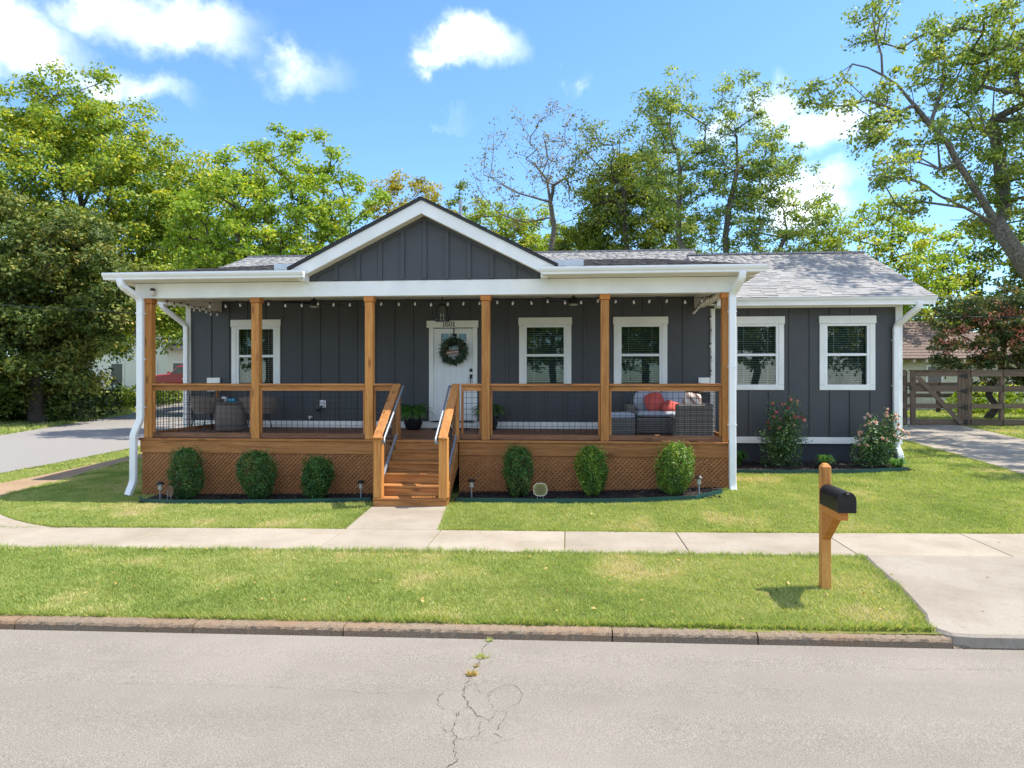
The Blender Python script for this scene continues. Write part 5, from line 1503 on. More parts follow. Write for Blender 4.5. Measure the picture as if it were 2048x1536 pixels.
def tree(name, label, cat, base, ells, ncl, lpc, clr, leaf, mat, tr=.25, seed=1, bark='bark', limbs=None, shell=.65, tintshift=0.0, aspect=.6, group=None, tip=.012, droop=0.0, flat=.75, trunk_top=None, dmax=None):
    g = np.random.default_rng(seed); base = np.array(base, float)
    t = thing(name, label, cat, tuple(base), group)
    C, D = crown_points(ells, ncl, g, shell)
    keep = C[:, 2] > base[2] + .25; C, D = C[keep], D[keep]
    cen = np.average(np.array([e[:3] for e in ells]), axis=0, weights=[e[3] * e[4] * e[5] for e in ells])
    # trunk and limbs
    nodes = []; par = []
    def chain(pts, p=-1):
        for q in pts:
            nodes.append(np.array(q, float)); par.append(p); p = len(nodes) - 1
        return p
    if limbs:
        for pts, att in limbs:
            chain(pts, att if att is not None else -1)
    else:
        top = np.array(trunk_top, float) if trunk_top is not None else cen + np.array([0, 0, .35 * (C[:, 2].max() - cen[2])])
        m = 9; pts = [base + (top - base) * (k / (m - 1)) + np.array([*(g.normal(0, .10, 2) * (k > 0) * (1 + .1 * k)), 0]) for k in range(m)]
        chain(pts)
    n0 = len(nodes)
    order = np.argsort(np.linalg.norm(C - cen, axis=1)); ends = []
    for i in order:
        c = C[i]; N_ = np.array(nodes); df = c - N_; dist = np.linalg.norm(df, axis=1)
        cost = dist * (1 + .9 * np.clip((N_[:, 2] - c[2]) / (dist + .01) + .25, 0, 2)) + .6 * (np.arange(len(N_)) == 0) * dist
        j = int(np.argmin(cost)); L_ = dist[j]; k = max(1, int(L_ / (.9 + clr)))
        p = nodes[j]; pj = j
        for s_ in range(1, k + 1):
            f_ = s_ / k; q = p + (c - p) * f_ + np.array([0, 0, .14 * L_ * math.sin(math.pi * f_) * (1 if k > 1 else 0)]) + (g.normal(0, .05 * L_, 3) if s_ < k else 0)
            nodes.append(q); par.append(pj); pj = len(nodes) - 1
        ends.append(pj)
    N_ = np.array(nodes); nn = len(N_); A = np.zeros(nn)
    A[ends] += tip ** 2.2
    for i in range(nn - 1, 0, -1):
        if A[i] == 0: A[i] = tip ** 2.2
        if par[i] >= 0: A[par[i]] += A[i]
    rad = A ** (1 / 2.2); rad = rad * min(1.0 if rad.max() < tr else 9, tr / max(rad.max(), 1e-6)) if rad.max() > tr else rad * (1 + (tr / rad.max() - 1) * (rad / rad.max()))
    mainch = {}
    for i in range(nn):
        if par[i] >= 0 and (par[i] not in mainch or rad[i] > rad[mainch[par[i]]]): mainch[par[i]] = i
    Vs = []; Fs = []; ns = 7; o = 0
    ang = np.arange(ns) * 2 * math.pi / ns
    starts = [i for i in range(nn) if par[i] < 0 or mainch.get(par[i]) != i]
    for st in starts:
        ch = [st]
        while ch[-1] in mainch: ch.append(mainch[ch[-1]])
        rr_ = [rad[k] for k in ch]
        if par[st] >= 0: ch = [par[st]] + ch; rr_ = [min(rad[par[st]], rr_[0] * 1.25 + .003)] + rr_
        if len(ch) < 2: continue
        rr_ = np.array(rr_)
        if par[st] < 0:
            for _ in range(2): rr_[1:-1] = (rr_[:-2] + 2 * rr_[1:-1] + rr_[2:]) / 4
            rr_[0] *= 1.3
        Q = N_[ch]; T_d = np.gradient(Q, axis=0); T_d = unit(T_d); a = np.cross(T_d[0], [.31, .2, .93]); a /= max(1e-6, np.linalg.norm(a))
        for k in range(len(ch)):
            a = a - T_d[k] * np.dot(a, T_d[k]); a /= max(1e-6, np.linalg.norm(a)); b2 = np.cross(T_d[k], a)
            Vs.append(Q[k] + (np.cos(ang)[:, None] * a + np.sin(ang)[:, None] * b2) * rr_[k])
            if k:
                kk = np.arange(ns); Fs.append(np.stack([o - ns + kk, o - ns + (kk + 1) % ns, o + (kk + 1) % ns, o + kk], -1))
            o += ns
    link('trunk', np_mesh('trunk', np.concatenate(Vs) - base, np.concatenate(Fs), bark, smooth=True), t, local=True)
    # leaves in clumps
    cc = np.repeat(C, lpc, 0); m = len(cc); sz = np.repeat(g.uniform(.6, 1.35, len(C)), lpc)
    dd = unit(g.normal(size=(m, 3))); rr = (g.random(m) ** .5)[:, None] * clr * sz[:, None]
    up_ = g.random(m) < .62; dd[:, 2] = np.where(up_, np.abs(dd[:, 2]), dd[:, 2])
    off = dd * rr * np.array([1, 1, flat]); Pp = cc + off
    ok = Pp[:, 2] > base[2] + .15; Pp, dd, cc2 = Pp[ok], dd[ok], cc[ok]
    out = unit(dd + .5 * unit(Pp - cen))
    Vv, Ff = leaves(Pp, out, leaf, aspect, up=.55, outw=.55, g=g, droop=droop)
    ct = np.repeat(g.normal(0, .13, len(C)), lpc)[ok]
    tint = np.clip(g.beta(2.0, 2.4, len(Pp)) + ct + tintshift, 0, 1)
    link('crown', np_mesh('crown', Vv - base, Ff, mat, tint), t, local=True, kind='stuff')
    return t


# across the side street
tree('maple_tree', 'huge yellow-green maple towering over the magnolia beyond the side street', 'tree', (-30, 38.5, -.1),
     [(-30, 38, 10.5, 8.5, 7, 7.2), (-24.8, 38.2, 11.5, 4.5, 4.5, 4.6), (-28.2, 37.6, 17.0, 3.6, 3.2, 2.8), (-33, 37, 15.5, 4, 4, 4), (-22.6, 38.2, 9.0, 3.2, 3.2, 3.4), (-23.8, 37.8, 14.2, 2.4, 2.4, 2.2), (-21.5, 38.2, 6.2, 2.8, 2.8, 3.0), (-26, 36, 7, 5, 4, 4)],
     820, 165, .95, .205, 'leaf_maple', .55, 11, shell=.55, group='broad trees across the side street')
tree('magnolia_tree', 'dense olive magnolia with glossy leaves at the edge of the side street', 'tree', (-25.6, 31, -.1),
     [(-26.0, 30.6, 4.4, 3.6, 3.4, 4.2), (-23.5, 30.3, 6.9, 3.1, 2.8, 2.8), (-27, 30.3, 7.2, 3.6, 3, 3.4), (-22.2, 30.5, 5.0, 1.9, 1.9, 1.4), (-28.5, 30, 3.5, 3.6, 3, 3.2)],
     520, 190, .72, .20, 'leaf_magnolia', .35, 12, tintshift=-.02)
tree('shade_tree', 'bright green spreading tree rising behind the porch roof next to the maple', 'tree', (-12.2, 27.8, -.05),
     [(-12.0, 27.3, 8.0, 3.6, 3.4, 3.2), (-9.6, 27.6, 8.6, 2.4, 2.3, 2.4), (-14.3, 27.2, 8.4, 2.0, 2.0, 2.6), (-11.4, 27.3, 11.0, 1.7, 1.6, 1.5), (-10.0, 27.4, 11.3, .7, .7, 1.1), (-8.6, 27.6, 7.4, 1.5, 1.5, 2.0), (-13.2, 27.2, 10.7, 1.2, 1.1, 1.0), (-15.2, 27.6, 6.0, 1.8, 1.8, 1.8), (-9.8, 27.6, 6.2, 2.6, 2.2, 2.0), (-12.6, 27.4, 5.8, 2.4, 2.2, 1.8)],
     430, 130, .52, .145, 'leaf_bright', .26, 13, droop=.1)
tree('green_tree', 'leafy green tree filling the gap between the maple and the spreading tree', 'tree', (-20.0, 40.5, -.1),
     [(-20.0, 40.3, 7.2, 3.6, 2.8, 4.8), (-17.4, 40.3, 6.2, 3.0, 2.4, 4.2), (-21.4, 40.2, 10.2, 2.6, 2.2, 2.6), (-15.4, 40.5, 5.6, 2.6, 2.2, 3.6)], 300, 120, .62, .18, 'leaf_bright', .25, 71, tintshift=-.03)
tree('yellow_tree', 'yellow-leaved tree showing above the slope of the gable', 'tree', (-9.4, 42, 0),
     [(-9.7, 41.5, 11.2, 2.9, 2.6, 3.3), (-8.2, 41.5, 9.6, 2.8, 2.4, 2.8), (-11, 41.5, 8.5, 2.8, 2.4, 3)], 230, 120, .65, .18, 'leaf_yellow', .2, 14)
tree('green_tree', 'slim green treetop standing just right of the yellow tree', 'tree', (-7.4, 47, 0),
     [(-7.6, 47, 14.0, 1.3, 1.3, 2.0), (-7.0, 47, 11, 1.8, 1.8, 2.4), (-5.6, 46.5, 9.4, 2.2, 2, 2.6)], 95, 80, .62, .21, 'leaf_olive', .2, 15)
tree('green_tree', 'low green tree just right of the gable peak and vent pipe', 'tree', (-4.4, 45, .2),
     [(-4.8, 45, 11.0, 2.6, 2.5, 3.0), (-3.2, 45, 8.2, 3, 2.6, 3.4), (-1.9, 45.4, 11.0, 2.3, 2.2, 2.4), (-1.2, 45.4, 8.4, 2.6, 2.2, 3.0), (.9, 45, 9.6, 2.0, 2.2, 2.8), (.4, 45, 7, 2.5, 2.2, 3)], 420, 110, .65, .18, 'leaf_bright', .25, 16, tintshift=.08)
tree('bare_tree', 'thin dark tree with nearly bare branches behind the gable roof', 'tree', (-.75, 40, .3),
     [(-2.6, 40, 14.0, 3.4, 2.2, 3.4), (-.4, 40, 15.4, 2.2, 2, 2.8), (-4.4, 40, 11.8, 1.8, 1.6, 2.0), (1.4, 40, 13.2, 1.7, 1.6, 2.6)], 250, 14, .55, .14, 'leaf_dry', .17, 17, bark='bark_light', tip=.007, shell=.8, trunk_top=(-1.0, 40, 12.5), tintshift=-.1)
tree('dense_tree', 'dense rounded olive-green tree behind the main roof ridge', 'tree', (3.6, 42, .4),
     [(3.4, 42, 9.4, 3.9, 3.4, 4.9), (4.0, 42, 13.0, 2.7, 2.4, 2.8), (1.2, 41.8, 7.8, 2.6, 2.4, 3.6), (6.2, 42, 8.8, 2.1, 2, 3.4)], 420, 130, .72, .185, 'leaf_olive', .3, 18, tintshift=.12)
tree('locust_tree', 'airy tree with thin upright branches between bare tree and dense tree', 'tree', (3.0, 38.4, .4),
     [(1.6, 38.4, 14.0, 1.9, 1.6, 3.0), (4.3, 38.4, 14.4, 1.9, 1.6, 2.4), (2.9, 38.4, 11.6, 2.4, 1.8, 2.4)], 210, 34, .55, .15, 'leaf_olive', .17, 19, tip=.009, shell=.7)
for (lab, bs, el, sd, nc) in (
        ('tall slender airy tree, nearest the dense olive tree, stems rising behind the ridge', (6.2, 33.6, .5), [(4.9, 33.5, 13.2, 1.7, 1.5, 3.6), (5.6, 33.5, 10.4, 1.7, 1.5, 2.6), (4.4, 33.5, 15.0, 1.2, 1.2, 1.4)], 20, 150),
        ('tallest slender airy tree, straight stem behind the wing roof', (7.1, 33.8, .5), [(8.3, 33.8, 13.6, 2.0, 1.7, 3.4), (7.4, 33.8, 10.6, 1.7, 1.6, 2.8), (9.8, 33.8, 12.2, 1.5, 1.4, 2.0)], 21, 190),
        ('leaning airy tree whose branches sweep low over the wing roof ridge', (7.6, 34.2, .5), [(10.2, 34, 10.2, 2.4, 2, 2.6), (11.8, 34, 8.4, 1.8, 1.7, 2.2), (9.2, 34, 7.6, 2.0, 1.7, 1.8)], 22, 180)):
    tree('airy_tree', lab, 'tree', bs, el, nc, 66, .48, .14, 'leaf_silver', .15, sd, tip=.008, shell=.55, group='airy trees behind the wing', bark='bark_light')
tree('green_tree', 'pale green wide tree far behind the slender airy trees', 'tree', (8.5, 52, .6),
     [(7.0, 52, 7.6, 4.2, 2.6, 4.4), (11.6, 52, 6.8, 4.0, 2.6, 3.8), (15.5, 52, 6.4, 3.4, 2.6, 3.6)], 330, 90, .85, .21, 'leaf_silver', .28, 72, tintshift=.12)
tree('young_tree', 'yellow-green loose tree filling the gap beyond the wing roof corner', 'tree', (16.0, 37, .6),
     [(15.6, 36.6, 8.0, 2.9, 2.5, 3.0), (13.4, 36.6, 7.0, 2.2, 2, 2.6), (18.2, 36.6, 7.0, 2.4, 2.2, 3.2), (16.4, 36.8, 10.0, 1.7, 1.6, 1.6), (13.0, 36.5, 9.6, 1.3, 1.2, 1.3)], 300, 52, .58, .17, 'leaf_bright', .18, 23, tintshift=.10, tip=.012)
tree('dark_tree', 'dark green tree in the far corner beyond the branching tree', 'tree', (24.5, 41, .6), [(24.5, 41, 6.5, 4.2, 3.5, 4.5), (21.6, 41, 5.5, 3, 3, 3.4), (28, 40, 7, 4, 3, 5)], 260, 85, .8, .25, 'leaf_olive', .3, 24, tintshift=-.1)
tree('dark_tree', 'shaded green tree behind the cream garage', 'tree', (15.8, 44, .6), [(15, 44, 4.6, 3.2, 2.6, 3.2), (18.6, 44, 4.4, 3, 2.6, 3.2), (12, 44, 4.6, 3, 2.6, 3.2)], 210, 80, .75, .25, 'leaf_maple', .25, 29)

# the big leaning branching tree beyond the driveway: limbs laid out one by one
def D_(px, py, D=22.0):
    X = (px - 1024) / 1365.0 * D; Z = 2.05 + (760 - py) / 1365.0 * D
    return (X * _c - D * _s, X * _s + D * _c, Z)


lim = [([D_(2195, 838), D_(2150, 700), D_(2100, 600), D_(2045, 525), D_(1995, 450), D_(1955, 385), D_(1915, 325), D_(1895, 285), D_(1860, 250), D_(1828, 210), D_(1795, 170), D_(1765, 150)], None),   # 0..11
       ([D_(1763, 110), D_(1752, 75), D_(1745, 30), D_(1748, -20)], 11),                                      # 12..15
       ([D_(1735, 135), D_(1705, 128), D_(1672, 152, 21.7), D_(1640, 165, 21.5), D_(1612, 180, 21.4)], 11),   # 16..20
       ([D_(1672, 178, 21.6), D_(1645, 195, 21.5)], 17),                                                      # 21..22
       ([D_(1800, 225, 21.5), D_(1770, 212, 21.2), D_(1735, 200, 21)], 9),                                    # 23..25
       ([D_(1880, 338, 21.3), D_(1838, 325, 20.8), D_(1790, 322, 20.5), D_(1745, 332, 20.3)], 6),             # 26..29
       ([D_(1930, 415, 21.2), D_(1880, 392, 20.7), D_(1840, 365, 20.4), D_(1800, 355, 20.2), D_(1735, 350, 20)], 4),   # 30..34
       ([D_(1960, 440, 22.6), D_(1900, 440, 22.8)], 4),
       ([D_(2010, 420, 22.6), D_(2000, 330, 23), D_(1985, 240, 23.3), D_(1990, 150, 23.5), D_(1985, 60, 23.6)], 4),
       ([D_(2085, 470, 21.6), D_(2100, 380, 21.2), D_(2090, 270, 21), D_(2085, 150, 20.8), D_(2060, 90, 20.7), D_(2035, 85, 20.6)], 3),
       ([D_(1880, 190, 22.5), D_(1890, 120, 22.8), D_(1880, 50, 23)], 8),
       ([D_(2120, 500, 22.5), D_(2180, 400, 23), D_(2240, 280, 23.4), D_(2260, 150, 23.6)], 2)]
def E_(px, py, D, rp, rq, ry=1.3):
    c = D_(px, py, D); return (*c, rp / 1365 * D, ry, rq / 1365 * D)


hero = [E_(1745, 40, 22, 60, 55), E_(1630, 185, 21.5, 55, 42), E_(1760, 205, 21.4, 75, 45), E_(1840, 120, 22.5, 60, 60), E_(1930, 90, 22.8, 80, 90, 2), E_(2010, 190, 23, 80, 120, 2.2), E_(1900, 215, 22.4, 60, 60), E_(1960, 330, 22.5, 70, 80, 1.8),
        E_(1790, 345, 20.6, 65, 34), E_(2080, 330, 22.4, 90, 130, 2.2), E_(2060, 60, 21, 90, 80, 2), E_(1860, 400, 21.2, 65, 32), E_(2180, 200, 23, 110, 170, 2.4), E_(1735, 262, 21, 45, 30), E_(1840, 290, 21.6, 50, 45), E_(1985, 440, 22.8, 60, 40)]
tree('branching_tree', 'tall leaning tree with bare dark limbs, reaching in from the driveway side', 'tree', (D_(2195, 838)[0], D_(2195, 838)[1], .5), hero, 560, 64, .42, .125, 'leaf_silver', .27, 25, bark='bark_light', limbs=lim, tip=.011, shell=.5, tintshift=.05)

tree('shade_tree', 'tree beside the driveway that dapples the concrete and roof corner with shade', 'tree', (17.2, 17.0, .4),
     [(13.7, 14.5, 8.4, 1.6, 1.5, 1.0), (14.0, 17.4, 8.6, 1.5, 2.0, 1.1), (15.0, 20.0, 9.0, 1.6, 1.6, 1.2), (11.3, 16.0, 12.6, 1.3, 1.2, .7), (16.5, 17, 9.4, 2.0, 2.2, 1.4), (10.4, 17.2, 12.9, 1.0, .9, .6), (13.5, 12.2, 7.6, 1.0, 1.0, .8)], 200, 60, .42, .15, 'leaf_silver', .28, 61, tip=.010)

for (lab, bx, by, sd_) in (('leafy tree across the road, mirrored in the middle porch window', -1.5, -28, 81), ('leafy tree across the road, mirrored in the porch window above the sofa', 6, -26, 82), ('leafy tree across the road, mirrored in the wing window beside the porch', 15, -27, 83), ('leafy tree across the road, mirrored in the wing window at the house corner', 23, -26, 84), ('leafy tree across the road, mirrored in the porch window behind the second post', -25, -26, 85)):
    tree('street_tree', lab, 'tree', (bx, by, -.12), [(bx, by, 6.5, 4.2, 3.2, 3.6), (bx - 2.6, by, 5.4, 2.6, 2.4, 2.6), (bx + 2.8, by, 6.0, 2.6, 2.4, 3.0)], 220, 60, .8, .30, 'leaf_maple', .3, sd_, group='trees across the road')

# crape myrtle and neighbours beyond the gate
t = tree('crape_myrtle', 'dark crape myrtle with salmon-pink blossom behind the gate', 'tree', (15.4, 26.6, .62),
         [(15.0, 26.3, 3.4, 1.7, 1.4, 1.7), (16.6, 26.3, 3.6, 1.5, 1.4, 1.8), (14.4, 26.2, 4.4, 1.0, 1.0, .8), (15.8, 26.3, 4.7, 1.1, 1, .7), (17.6, 26.2, 3.0, 1.4, 1.2, 1.6)], 260, 90, .36, .12, 'leaf_crape', .12, 26)
g = np.random.default_rng(77); cs = []
for k in range(70):
    a = g.uniform(0, 2 * math.pi); rr_ = g.random() ** .5; cs.append((15.4 + 2.2 * rr_ * math.cos(a), 26.2 - abs(.9 * rr_ * math.sin(a)) - .4, 4.9 - 1.1 * rr_ ** 2 - g.random() * .9))
cs = np.array(cs); cc = np.repeat(cs, 22, 0) + g.normal(0, .10, (70 * 22, 3)); Vv, Ff = leaves(cc, unit(g.normal(size=cc.shape)), .07, .8, g=g)
link('blossom', np_mesh('blossom', Vv - np.array([15.4, 26.6, .62]), Ff, 'petal_salmon', g.random(len(cc))), t, local=True, kind='stuff')
tree('pale_shrub', 'pale grey-green shrub leaning over the fence at the picture edge', 'shrub', (17.3, 24.3, .6),
     [(17.0, 24.2, 2.6, 1.3, .9, .9), (18.4, 24.2, 3.2, 1.4, 1, 1.3), (16.2, 24.0, 3.0, .6, .6, .5)], 110, 70, .3, .11, 'leaf_silver', .06, 27, tintshift=.15)


def hedge(name, label, cat, boxes, n, leaf, mat, seed, base, group=None):
    g = np.random.default_rng(seed); t = thing(name, label, cat, base, group); Ps = []; Os = []
    for (x, y, z, rx, ry, rz) in boxes:
        m = int(n / len(boxes)); d = unit(g.normal(size=(m, 3))); r_ = np.where(g.random(m) < .75, g.uniform(.85, 1.08, m), g.random(m))
        lump = 1 + .13 * np.sin(d[:, 0] * 7 + seed) * np.sin(d[:, 2] * 6 + x); Ps.append(np.array([x, y, z]) + d * (r_ * lump)[:, None] * np.array([rx, ry, rz])); Os.append(d)
    Ps = np.concatenate(Ps); Os = np.concatenate(Os); ok = Ps[:, 2] > base[2]; Ps, Os = Ps[ok], Os[ok]
    Vv, Ff = leaves(Ps, Os, leaf, .55, g=g); link('foliage', np_mesh('foliage', Vv - np.array(base), Ff, mat, np.clip(g.beta(1.8, 2, len(Ps)), 0, 1)), t, local=True, kind='stuff')
    b = MB()
    for (x, y, z, rx, ry, rz) in boxes:
        for k in range(3): b.tube([(x - base[0] + (k - 1) * .1, y - base[1], 0), (x - base[0] + (k - 1) * rx * .5, y - base[1], z - base[2] + rz * .3)], [.04, .015], 5)
    b.build('stem', 'bark', t, local=True); return t


hedge('hedge', 'sunlit yellow-green hedge across the side street before the white house', 'hedge', [(-29.6, 42.6, .7, 1.0, .9, .95), (-28.3, 42.8, .75, 1.1, .9, 1.0), (-27.2, 43.2, .8, 1.1, .9, 1.05), (-30.7, 42.2, .6, .9, .8, .85)], 6500, .17, 'leaf_hedge', 51, (-28.8, 42.7, -.1))
hedge('hedge', 'shaded dark hedge seen through the porch railing beyond the side street', 'hedge', [(-26.6, 44.0, .8, 1.2, .8, .9), (-24.8, 45.4, .9, 1.3, .8, .9), (-23.2, 47, 1.0, 1.3, .8, .9)], 5200, .17, 'leaf_maple', 52, (-24.7, 45.4, .3))
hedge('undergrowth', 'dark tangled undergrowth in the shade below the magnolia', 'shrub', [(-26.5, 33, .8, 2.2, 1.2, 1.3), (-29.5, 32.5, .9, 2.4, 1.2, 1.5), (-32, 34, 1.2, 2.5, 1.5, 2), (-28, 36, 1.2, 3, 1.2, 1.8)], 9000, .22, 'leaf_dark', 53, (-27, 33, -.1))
hedge('garden_shrubs', 'leafy plants growing behind the board fence at the picture edge', 'shrub', [(19.5, 30, 1.2, 1.5, .8, .8), (17.2, 30.4, 1.1, 1.1, .8, .7), (22, 29.5, 1.3, 1.8, 1, 1.0)], 4200, .16, 'leaf_bright', 54, (19.5, 30, .6))


# ================================================================== FENCE AND GATE
FZ = .62; FY = 22.8
gt = thing('gate', 'brown timber driveway gate with diagonal brace and black strap hinges', 'gate', (11.6, FY, FZ))
ZR = [(2.165, 2.335), (1.68, 1.87), (1.15, 1.30), (.625, .80)]
b = MB(); b.box(10.84, 11.01, FY - .045, FY - .0, FZ + .0, 2.33); b.build('stile', 'fence_wood_z', gt, bev=.006)
for k in range(3):
    b = MB(); b.box(12.285 + k * .105, 12.387 + k * .105, FY - .045, FY, FZ - .0, 2.33); b.build('stile', 'fence_wood_z', gt, bev=.006)
for z0_, z1_ in ZR:
    b = MB(); b.box(11.012, 12.283, FY - .04, FY - .002, z0_, z1_); b.build('board', 'fence_wood_x', gt, bev=.005)
b = MB(); b.box(10.84, 12.6, FY - .10, FY + .05, 2.336, 2.375); b.build('cap_board', 'fence_wood_x', gt, bev=.005)
b = MB(); b.beam((11.04, FY - .064, 2.16), (12.36, FY - .064, .66), .14, .036, (0, 1, 0))
b = MB(); p0 = Vector((11.04, FY - .06, 2.15)); p1 = Vector((12.38, FY - .06, .67)); dd_ = (p1 - p0).normalized(); nn_ = Vector((-dd_.z, 0, dd_.x)) * .072
b.add([p0 + nn_, p0 - nn_, p1 - nn_, p1 + nn_] + [q + Vector((0, -.03, 0)) for q in (p0 + nn_, p0 - nn_, p1 - nn_, p1 + nn_)], [(0, 1, 2, 3), (7, 6, 5, 4), (0, 4, 5, 1), (1, 5, 6, 2), (2, 6, 7, 3), (3, 7, 4, 0)]); b.build('brace', 'fence_wood_x', gt)
for z_ in (2.18, 1.70, 1.18, .72):
    b = MB(); b.prism([(12.31, z_ - .012), (12.31, z_ + .012), (12.57, z_ + .095), (12.57, z_ - .095)], 1, FY - .056, FY - .047); b.build('hinge', 'black_metal', gt)
b = MB(); b.box(10.70, 10.90, FY - .066, FY - .048, 1.76, 1.79); b.box(10.80, 10.86, FY - .07, FY - .05, 1.72, 1.88); b.build('latch', 'black_metal', gt)


def board_fence(name, label, x0, x1, y0, y1, rails, posts, ztop, zb, post_w=.12, mat='fence_wood_x', cap=True):
    t = thing(name, label, 'fence', ((x0 + x1) / 2, (y0 + y1) / 2, zb), 'board fences')
    d = Vector((x1 - x0, y1 - y0, 0)); nrm_ = Vector((d.y, -d.x, 0)).normalized()
    if nrm_.y > 0: nrm_ = -nrm_
    for f_ in posts:
        c = Vector((x0, y0, 0)) + d * f_; b = MB(); b.box(c.x - post_w / 2, c.x + post_w / 2, c.y, c.y + post_w, zb - .1, ztop); b.build('post', 'fence_wood_z', t, bev=.006)
    for i, f_ in enumerate(posts[:-1]):
        for z0_, z1_ in rails:
            a = Vector((x0, y0, (z0_ + z1_) / 2)) + d * (f_ + .002) + nrm_ * .02; c = Vector((x0, y0, (z0_ + z1_) / 2 + random.uniform(-.01, .01))) + d * (posts[i + 1] - .002) + nrm_ * .02
            b = MB(); b.beam(a, c, .034, z1_ - z0_); b.build('board', mat, t, bev=.005)
        if cap:
            a = Vector((x0, y0, ztop + .022)) + d * (f_ + .001) + nrm_ * -.03; c = Vector((x0, y0, ztop + .022)) + d * (posts[i + 1] - .001) + nrm_ * -.03
            b = MB(); b.beam(a, c, .16, .036); b.build('cap_board', mat, t, bev=.005)
    return t


board_fence('board_fence', 'brown four-board fence running on from the gate hinges to the picture edge', 12.68, 19.5, FY, FY, ZR, [0, .142, .40, .66, 1], 2.335, FZ)
board_fence('board_fence', 'short fence end and latch post between the house corner and the gate', 8.9, 10.77, FY, FY, ZR, [0, .5, .97], 2.335, FZ)
board_fence('board_fence', 'weathered fence of the back yard seen through the gate', 10.5, 24, 30.5, 31.5, [(1.75, 1.95), (1.3, 1.47), (.85, 1.0)], [0, .2, .4, .6, .8, 1], 2.0, .62, .14, cap=False)

# ================================================================== NEIGHBOURS
t = thing('garage', 'cream garage with a brown shingled hip roof beyond the gate', 'garage', (18.0, 36, .6))
b = MB(); b.box(14.6, 21, 33.4, 38.5, .6, 3.15); b.build('wall', 'cream_wall', t)
b = MB(); b.add([(14.0, 32.8, 3.02), (21.6, 32.8, 3.02), (21.6, 39.1, 3.02), (14.0, 39.1, 3.02), (17.0, 36, 5.0), (18.6, 36, 5.0)], [(0, 1, 5, 4), (1, 2, 5), (2, 3, 4, 5), (3, 0, 4), (3, 2, 1, 0)]); rf = b.build('roof', 'brick_red_roof', t)
for k in range(14):                                         # courses
    f0, f1 = k / 14, (k + 1) / 14
    A = lambda f_, e: Vector((14.0, 32.8, 3.03)).lerp(Vector((17.0, 36, 5.01)), f_) + Vector((0, -.003, e)); B_ = lambda f_, e: Vector((21.6, 32.8, 3.03)).lerp(Vector((18.6, 36, 5.01)), f_) + Vector((0, -.003, e))
    b = MB(); b.add([A(f0, .03), B_(f0, .03), B_(f1, .008), A(f1, .008), A(f0, .002), B_(f0, .002)], [(0, 1, 2, 3), (4, 5, 1, 0)]); q = b.build('course', 'brick_red_roof', None); q.parent = rf
for k in range(12):
    b = MB(); b.box(14.7 + k * .55, 14.78 + k * .55, 32.85, 33.39, 2.86, 3.0); b.build('rafter_tail', 'cream_wall', t)
b = MB(); b.box(16.6, 17.35, 33.36, 33.398, 1.75, 2.75); wn = b.build('window', 'white_trim', t)
b = MB(); b.box(16.68, 17.27, 33.35, 33.358, 1.83, 2.67); q = b.build('pane', 'car_glass', None); q.parent = wn

t = thing('white_house', 'white clapboard house across the side street behind the trees', 'house', (-33, 56, -.1))
b = MB(); b.box(-41.5, -27.5, 52, 60, -.1, 5.8); b.box(-31.2, -27.0, 50.6, 51.98, -.1, 4.4); b.build('wall', 'clapboard', t)
b = MB(); b.prism([(-42.0, 5.75), (-26.9, 5.75), (-34.4, 8.6)], 1, 51.5, 60.5); b.build('roof', 'shingle_dark', t)
b = MB(); b.prism([(50.3, 4.38), (52.0, 4.38), (52.0, 5.0)], 0, -31.4, -26.8); b.build('roof', 'shingle_dark', t)
for x in (-30.2, -28.3):
    b = MB(); b.box(x - .55, x + .55, 50.56, 50.598, 1.6, 3.5); wn = b.build('window', 'white_trim', t)
    b = MB(); b.box(x - .42, x + .42, 50.54, 50.558, 1.75, 2.5); q = b.build('pane', 'car_glass', None); q.parent = wn
    b = MB(); b.box(x - .42, x + .42, 50.54, 50.558, 2.58, 3.35); q = b.build('pane', 'car_glass', None); q.parent = wn
for x in (-39.0, -36.2, -33.4):
    b = MB(); b.box(x - .6, x + .6, 51.95, 51.998, 1.5, 3.5); wn = b.build('window', 'white_trim', t)
    b = MB(); b.box(x - .46, x + .46, 51.93, 51.948, 1.65, 3.35); q = b.build('pane', 'car_glass', None); q.parent = wn
b = MB(); b.box(-29.55, -28.95, 50.56, 50.598, .3, 3.6); b.build('door', 'dark_void', t)

# red estate car
t = thing('parked_car', 'red sport-utility car parked before the white house, seen past the corner post', 'car', (-27.5, 47.6, 1.15))
cz = 1.50
CZ = 1.20
def carprism(prof, x0, x1, name, mat, **k):
    b = MB(); b.prism([(-27.5 + p[0], cz + p[1]) for p in prof], 1, 47.6 + x0, 47.6 + x1); return b.build(name, mat, t, **k)
body = [(-2.35, .35), (-2.3, .75), (-2.1, .92), (-1.1, 1.0), (-.55, 1.52), (-.3, 1.58), (1.9, 1.60), (2.15, 1.5), (2.3, .95), (2.3, .35), (1.95, .3), (-1.9, .3)]
carprism(body, -.85, .85, 'body', 'car_red', bev=.06)
for pr_ in ([(-.95, 1.03), (-.52, 1.45), (-.28, 1.48), (-.05, 1.48), (-.05, 1.03)], [(.08, 1.03), (.08, 1.48), (.95, 1.49), (.95, 1.03)], [(1.06, 1.03), (1.06, 1.49), (1.85, 1.49), (2.05, 1.05)]):
    carprism(pr_, -.868, -.852, 'window', 'car_glass')
carprism([(-1.08, 1.01), (-.56, 1.5), (-.53, 1.48), (-1.04, 1.0)], -.7, .7, 'windscreen', 'car_glass')
